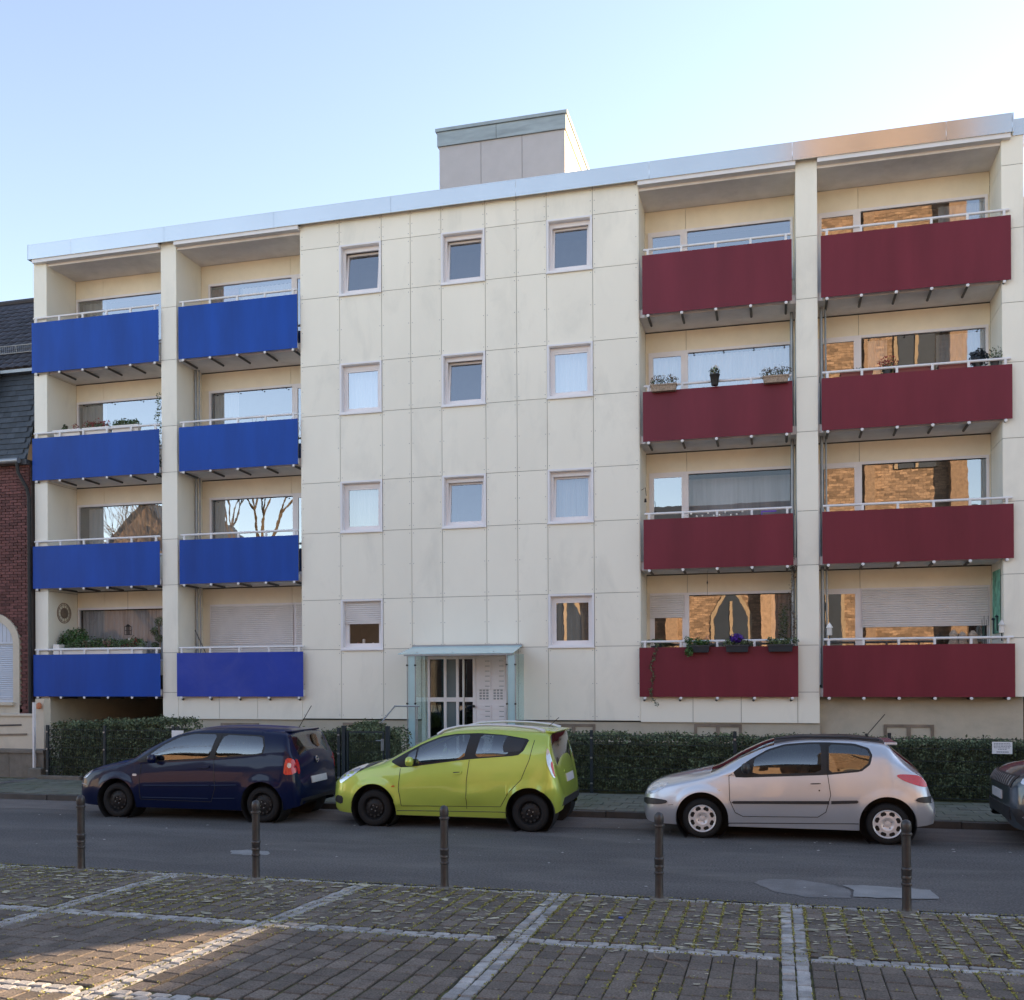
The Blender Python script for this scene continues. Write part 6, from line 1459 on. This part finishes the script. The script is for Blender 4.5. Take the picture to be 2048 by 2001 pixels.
T = Matrix.Translation(p[0] + Vector((.012, 0, 0))) @ Matrix.Rotation(R(80), 4, 'Y')
em = MB().lathe([(.0, .0), (.052, .0), (.052, .006), (.0, .006)], T, 20, False).build('emblem', M['chrome'], c.root)
MB().tube([tuple(T @ Vector((.042 * math.cos(a), .042 * math.sin(a), .010))) for a in np.linspace(0, 2 * math.pi, 24)], .004, 5, False).build('emblem_ring', M['chrome'], em)
lt = MB()
for pts in ([(-.026, -.018), (.0, 0 - .000), (-.026, .018)], [(.002, -.034), (.034, -.018), (.012, .0), (.034, .018), (.002, .034)]): lt.tube([tuple(T @ Vector((a, b, .009))) for a, b in pts], .003, 4)
lt.build('emblem_letter', M['navy'], em)
MB().tube([(-6.955, yb_ + .0, 1.09), (-6.975, yb_ - .3, 1.12)], .008, 6).build('rear_wiper', M['black'], c.root)
c.patch([(yb_ - .60, .27), (yb_ + .60, .27), (yb_ + .60, .36), (yb_ - .60, .36)], 'bumper_insert', M['plastic'], axis='x', side=1, off=.006, sm=0)

# ---- grey sport utility vehicle, its nose just inside the frame
DX = .27
sh = lambda q: [(u + DX, v) for u, v in q]
c = Car(dict(name='grey_suv', label='grey sport utility vehicle with only its front corner showing at the right edge', yc=14.36, wx=(3.52 + DX, 6.05 + DX), wr=.35, zw=.35, archR=.40, rimk=.70,
    windshield=(3.75 + DX, 4.55 + DX), rearglass=(6.55 + DX, 6.85 + DX), seatx=4.6 + DX, rg_in=1, keys=[
 (2.815, .36, .62, .74, .03, .30, .42, .40, .26), (2.840, .28, .68, .83, .04, .56, .64, .60, .46), (2.910, .235, .74, .91, .05, .70, .77, .73, .60), (3.050, .22, .82, .98, .05, .79, .85, .81, .66),
 (3.320, .22, .90, 1.04, .05, .83, .89, .84, .70), (3.670, .22, .94, 1.08, .05, .84, .91, .86, .72), (4.020, .22, .97, 1.12, .05, .84, .91, .86, .72), (4.420, .22, 1.0, 1.38, .05, .84, .91, .86, 0.715),
 (4.820, .22, 1.02, 1.52, .05, .84, .91, .86, 0.675), (5.470, .22, 1.05, 1.56, .05, .84, .91, .86, 0.655), (6.270, .24, 1.08, 1.52, .05, .84, .92, .86, 0.655), (6.770, .28, 1.10, 1.46, .05, .83, .91, .85, 0.655),
 (6.970, .32, 1.02, 1.2, .10, .80, .88, .80, .62), (7.120, .36, .8, .95, .10, .74, .82, .74, .58), (7.170, .42, .6, .68, .04, .62, .7, .64, .5)]))
c.cut(sh([(3.95, 1.03), (6.2, 1.14), (6.1, 1.38), (4.8, 1.44), (4.5, 1.40)]), 3); c.cut(sh([(4.15, 1.06), (5.0, 1.09), (5.0, 1.40), (4.55, 1.39)]), 4); c.cut(smooth_poly([(5.08, 1.10), (6.1, 1.15), (6.0, 1.36), (5.08, 1.41)], 1, .10), 5)
c.finish(M['suv'])
for sd in (-1, 1):
    c.patch(sh([(2.66, .80), (2.75, .79), (3.10, .86), (3.12, .93), (2.85, .905), (2.70, .87)]), 'headlight', M['lamp_clear'], side=sd, off=.006)
    c.patch(sh([(2.72, .62), (3.05, .64), (3.05, .72), (2.74, .70)]), 'air_vent', M['plastic'], side=sd, off=.004)
    for z in (.60, .655, .71): c.patch(sh([(2.74, z), (3.08, z + .006), (3.08, z + .018), (2.74, z + .012)]), 'vent_blade', M['chrome'], side=sd, off=.010, sm=0)
    c.patch(sh([(2.56, .50), (2.66, .49), (2.72, .40), (2.80, .30), (3.05, .26), (3.05, .22), (2.72, .24), (2.62, .34)]), 'lower_intake', M['plastic'], side=sd, off=.008, sm=0)
    c.patch(sh([(2.67, .40), (2.70, .41), (2.79, .33), (2.76, .31)]), 'skid_blade', M['chrome'], side=sd, off=.014, sm=0)
yc_ = 14.36
gr = c.patch([(yc_ - .60, .74), (yc_ + .60, .74), (yc_ + .62, .89), (yc_ - .62, .89)], 'grille', M['plastic'], axis='x', side=-1, off=.010, sm=0)
for i in range(-6, 7):
    c.patch([(yc_ + i * .09 - .01, .76), (yc_ + i * .09 + .01, .76), (yc_ + i * .09 + .01, .87), (yc_ + i * .09 - .01, .87)], 'grille_bar', M['zinc'], gr, axis='x', side=-1, off=.014, sm=0)
c.patch([(yc_ - .26, .56), (yc_ + .26, .56), (yc_ + .26, .67), (yc_ - .26, .67)], 'number_plate', M['plate'], axis='x', side=-1, off=.016, sm=0)
c.patch([(yc_ - .62, .34), (yc_ + .62, .34), (yc_ + .62, .50), (yc_ - .62, .50)], 'lower_intake', M['plastic'], axis='x', side=-1, off=.010, sm=0)
c.wheels('cap'); c.interior()

# repeats carry a shared group
GR = {'hedge': 'clipped hedges behind the pavement fence', 'mesh_fence': 'wire mesh fences along the pavement', 'planter': 'flower boxes on the balconies', 'garden_light': 'white ball garden lights', 'white_lantern': 'white lanterns on the lowest outer red balcony',
      'bare_tree': 'bare trees beyond the plaza', 'row_house': 'houses further along the street', 'far_house': 'houses around the plaza', 'gable_house': 'houses around the plaza', 'asphalt_patch': 'repair patches in the asphalt', 'vine': 'dry vines on the red balconies', 'potted_plant': 'potted plants on the outer red balcony'}
for o in list(COL.objects):
    if o.parent is None and o.name.split('.')[0] in GR: o['group'] = GR[o.name.split('.')[0]]
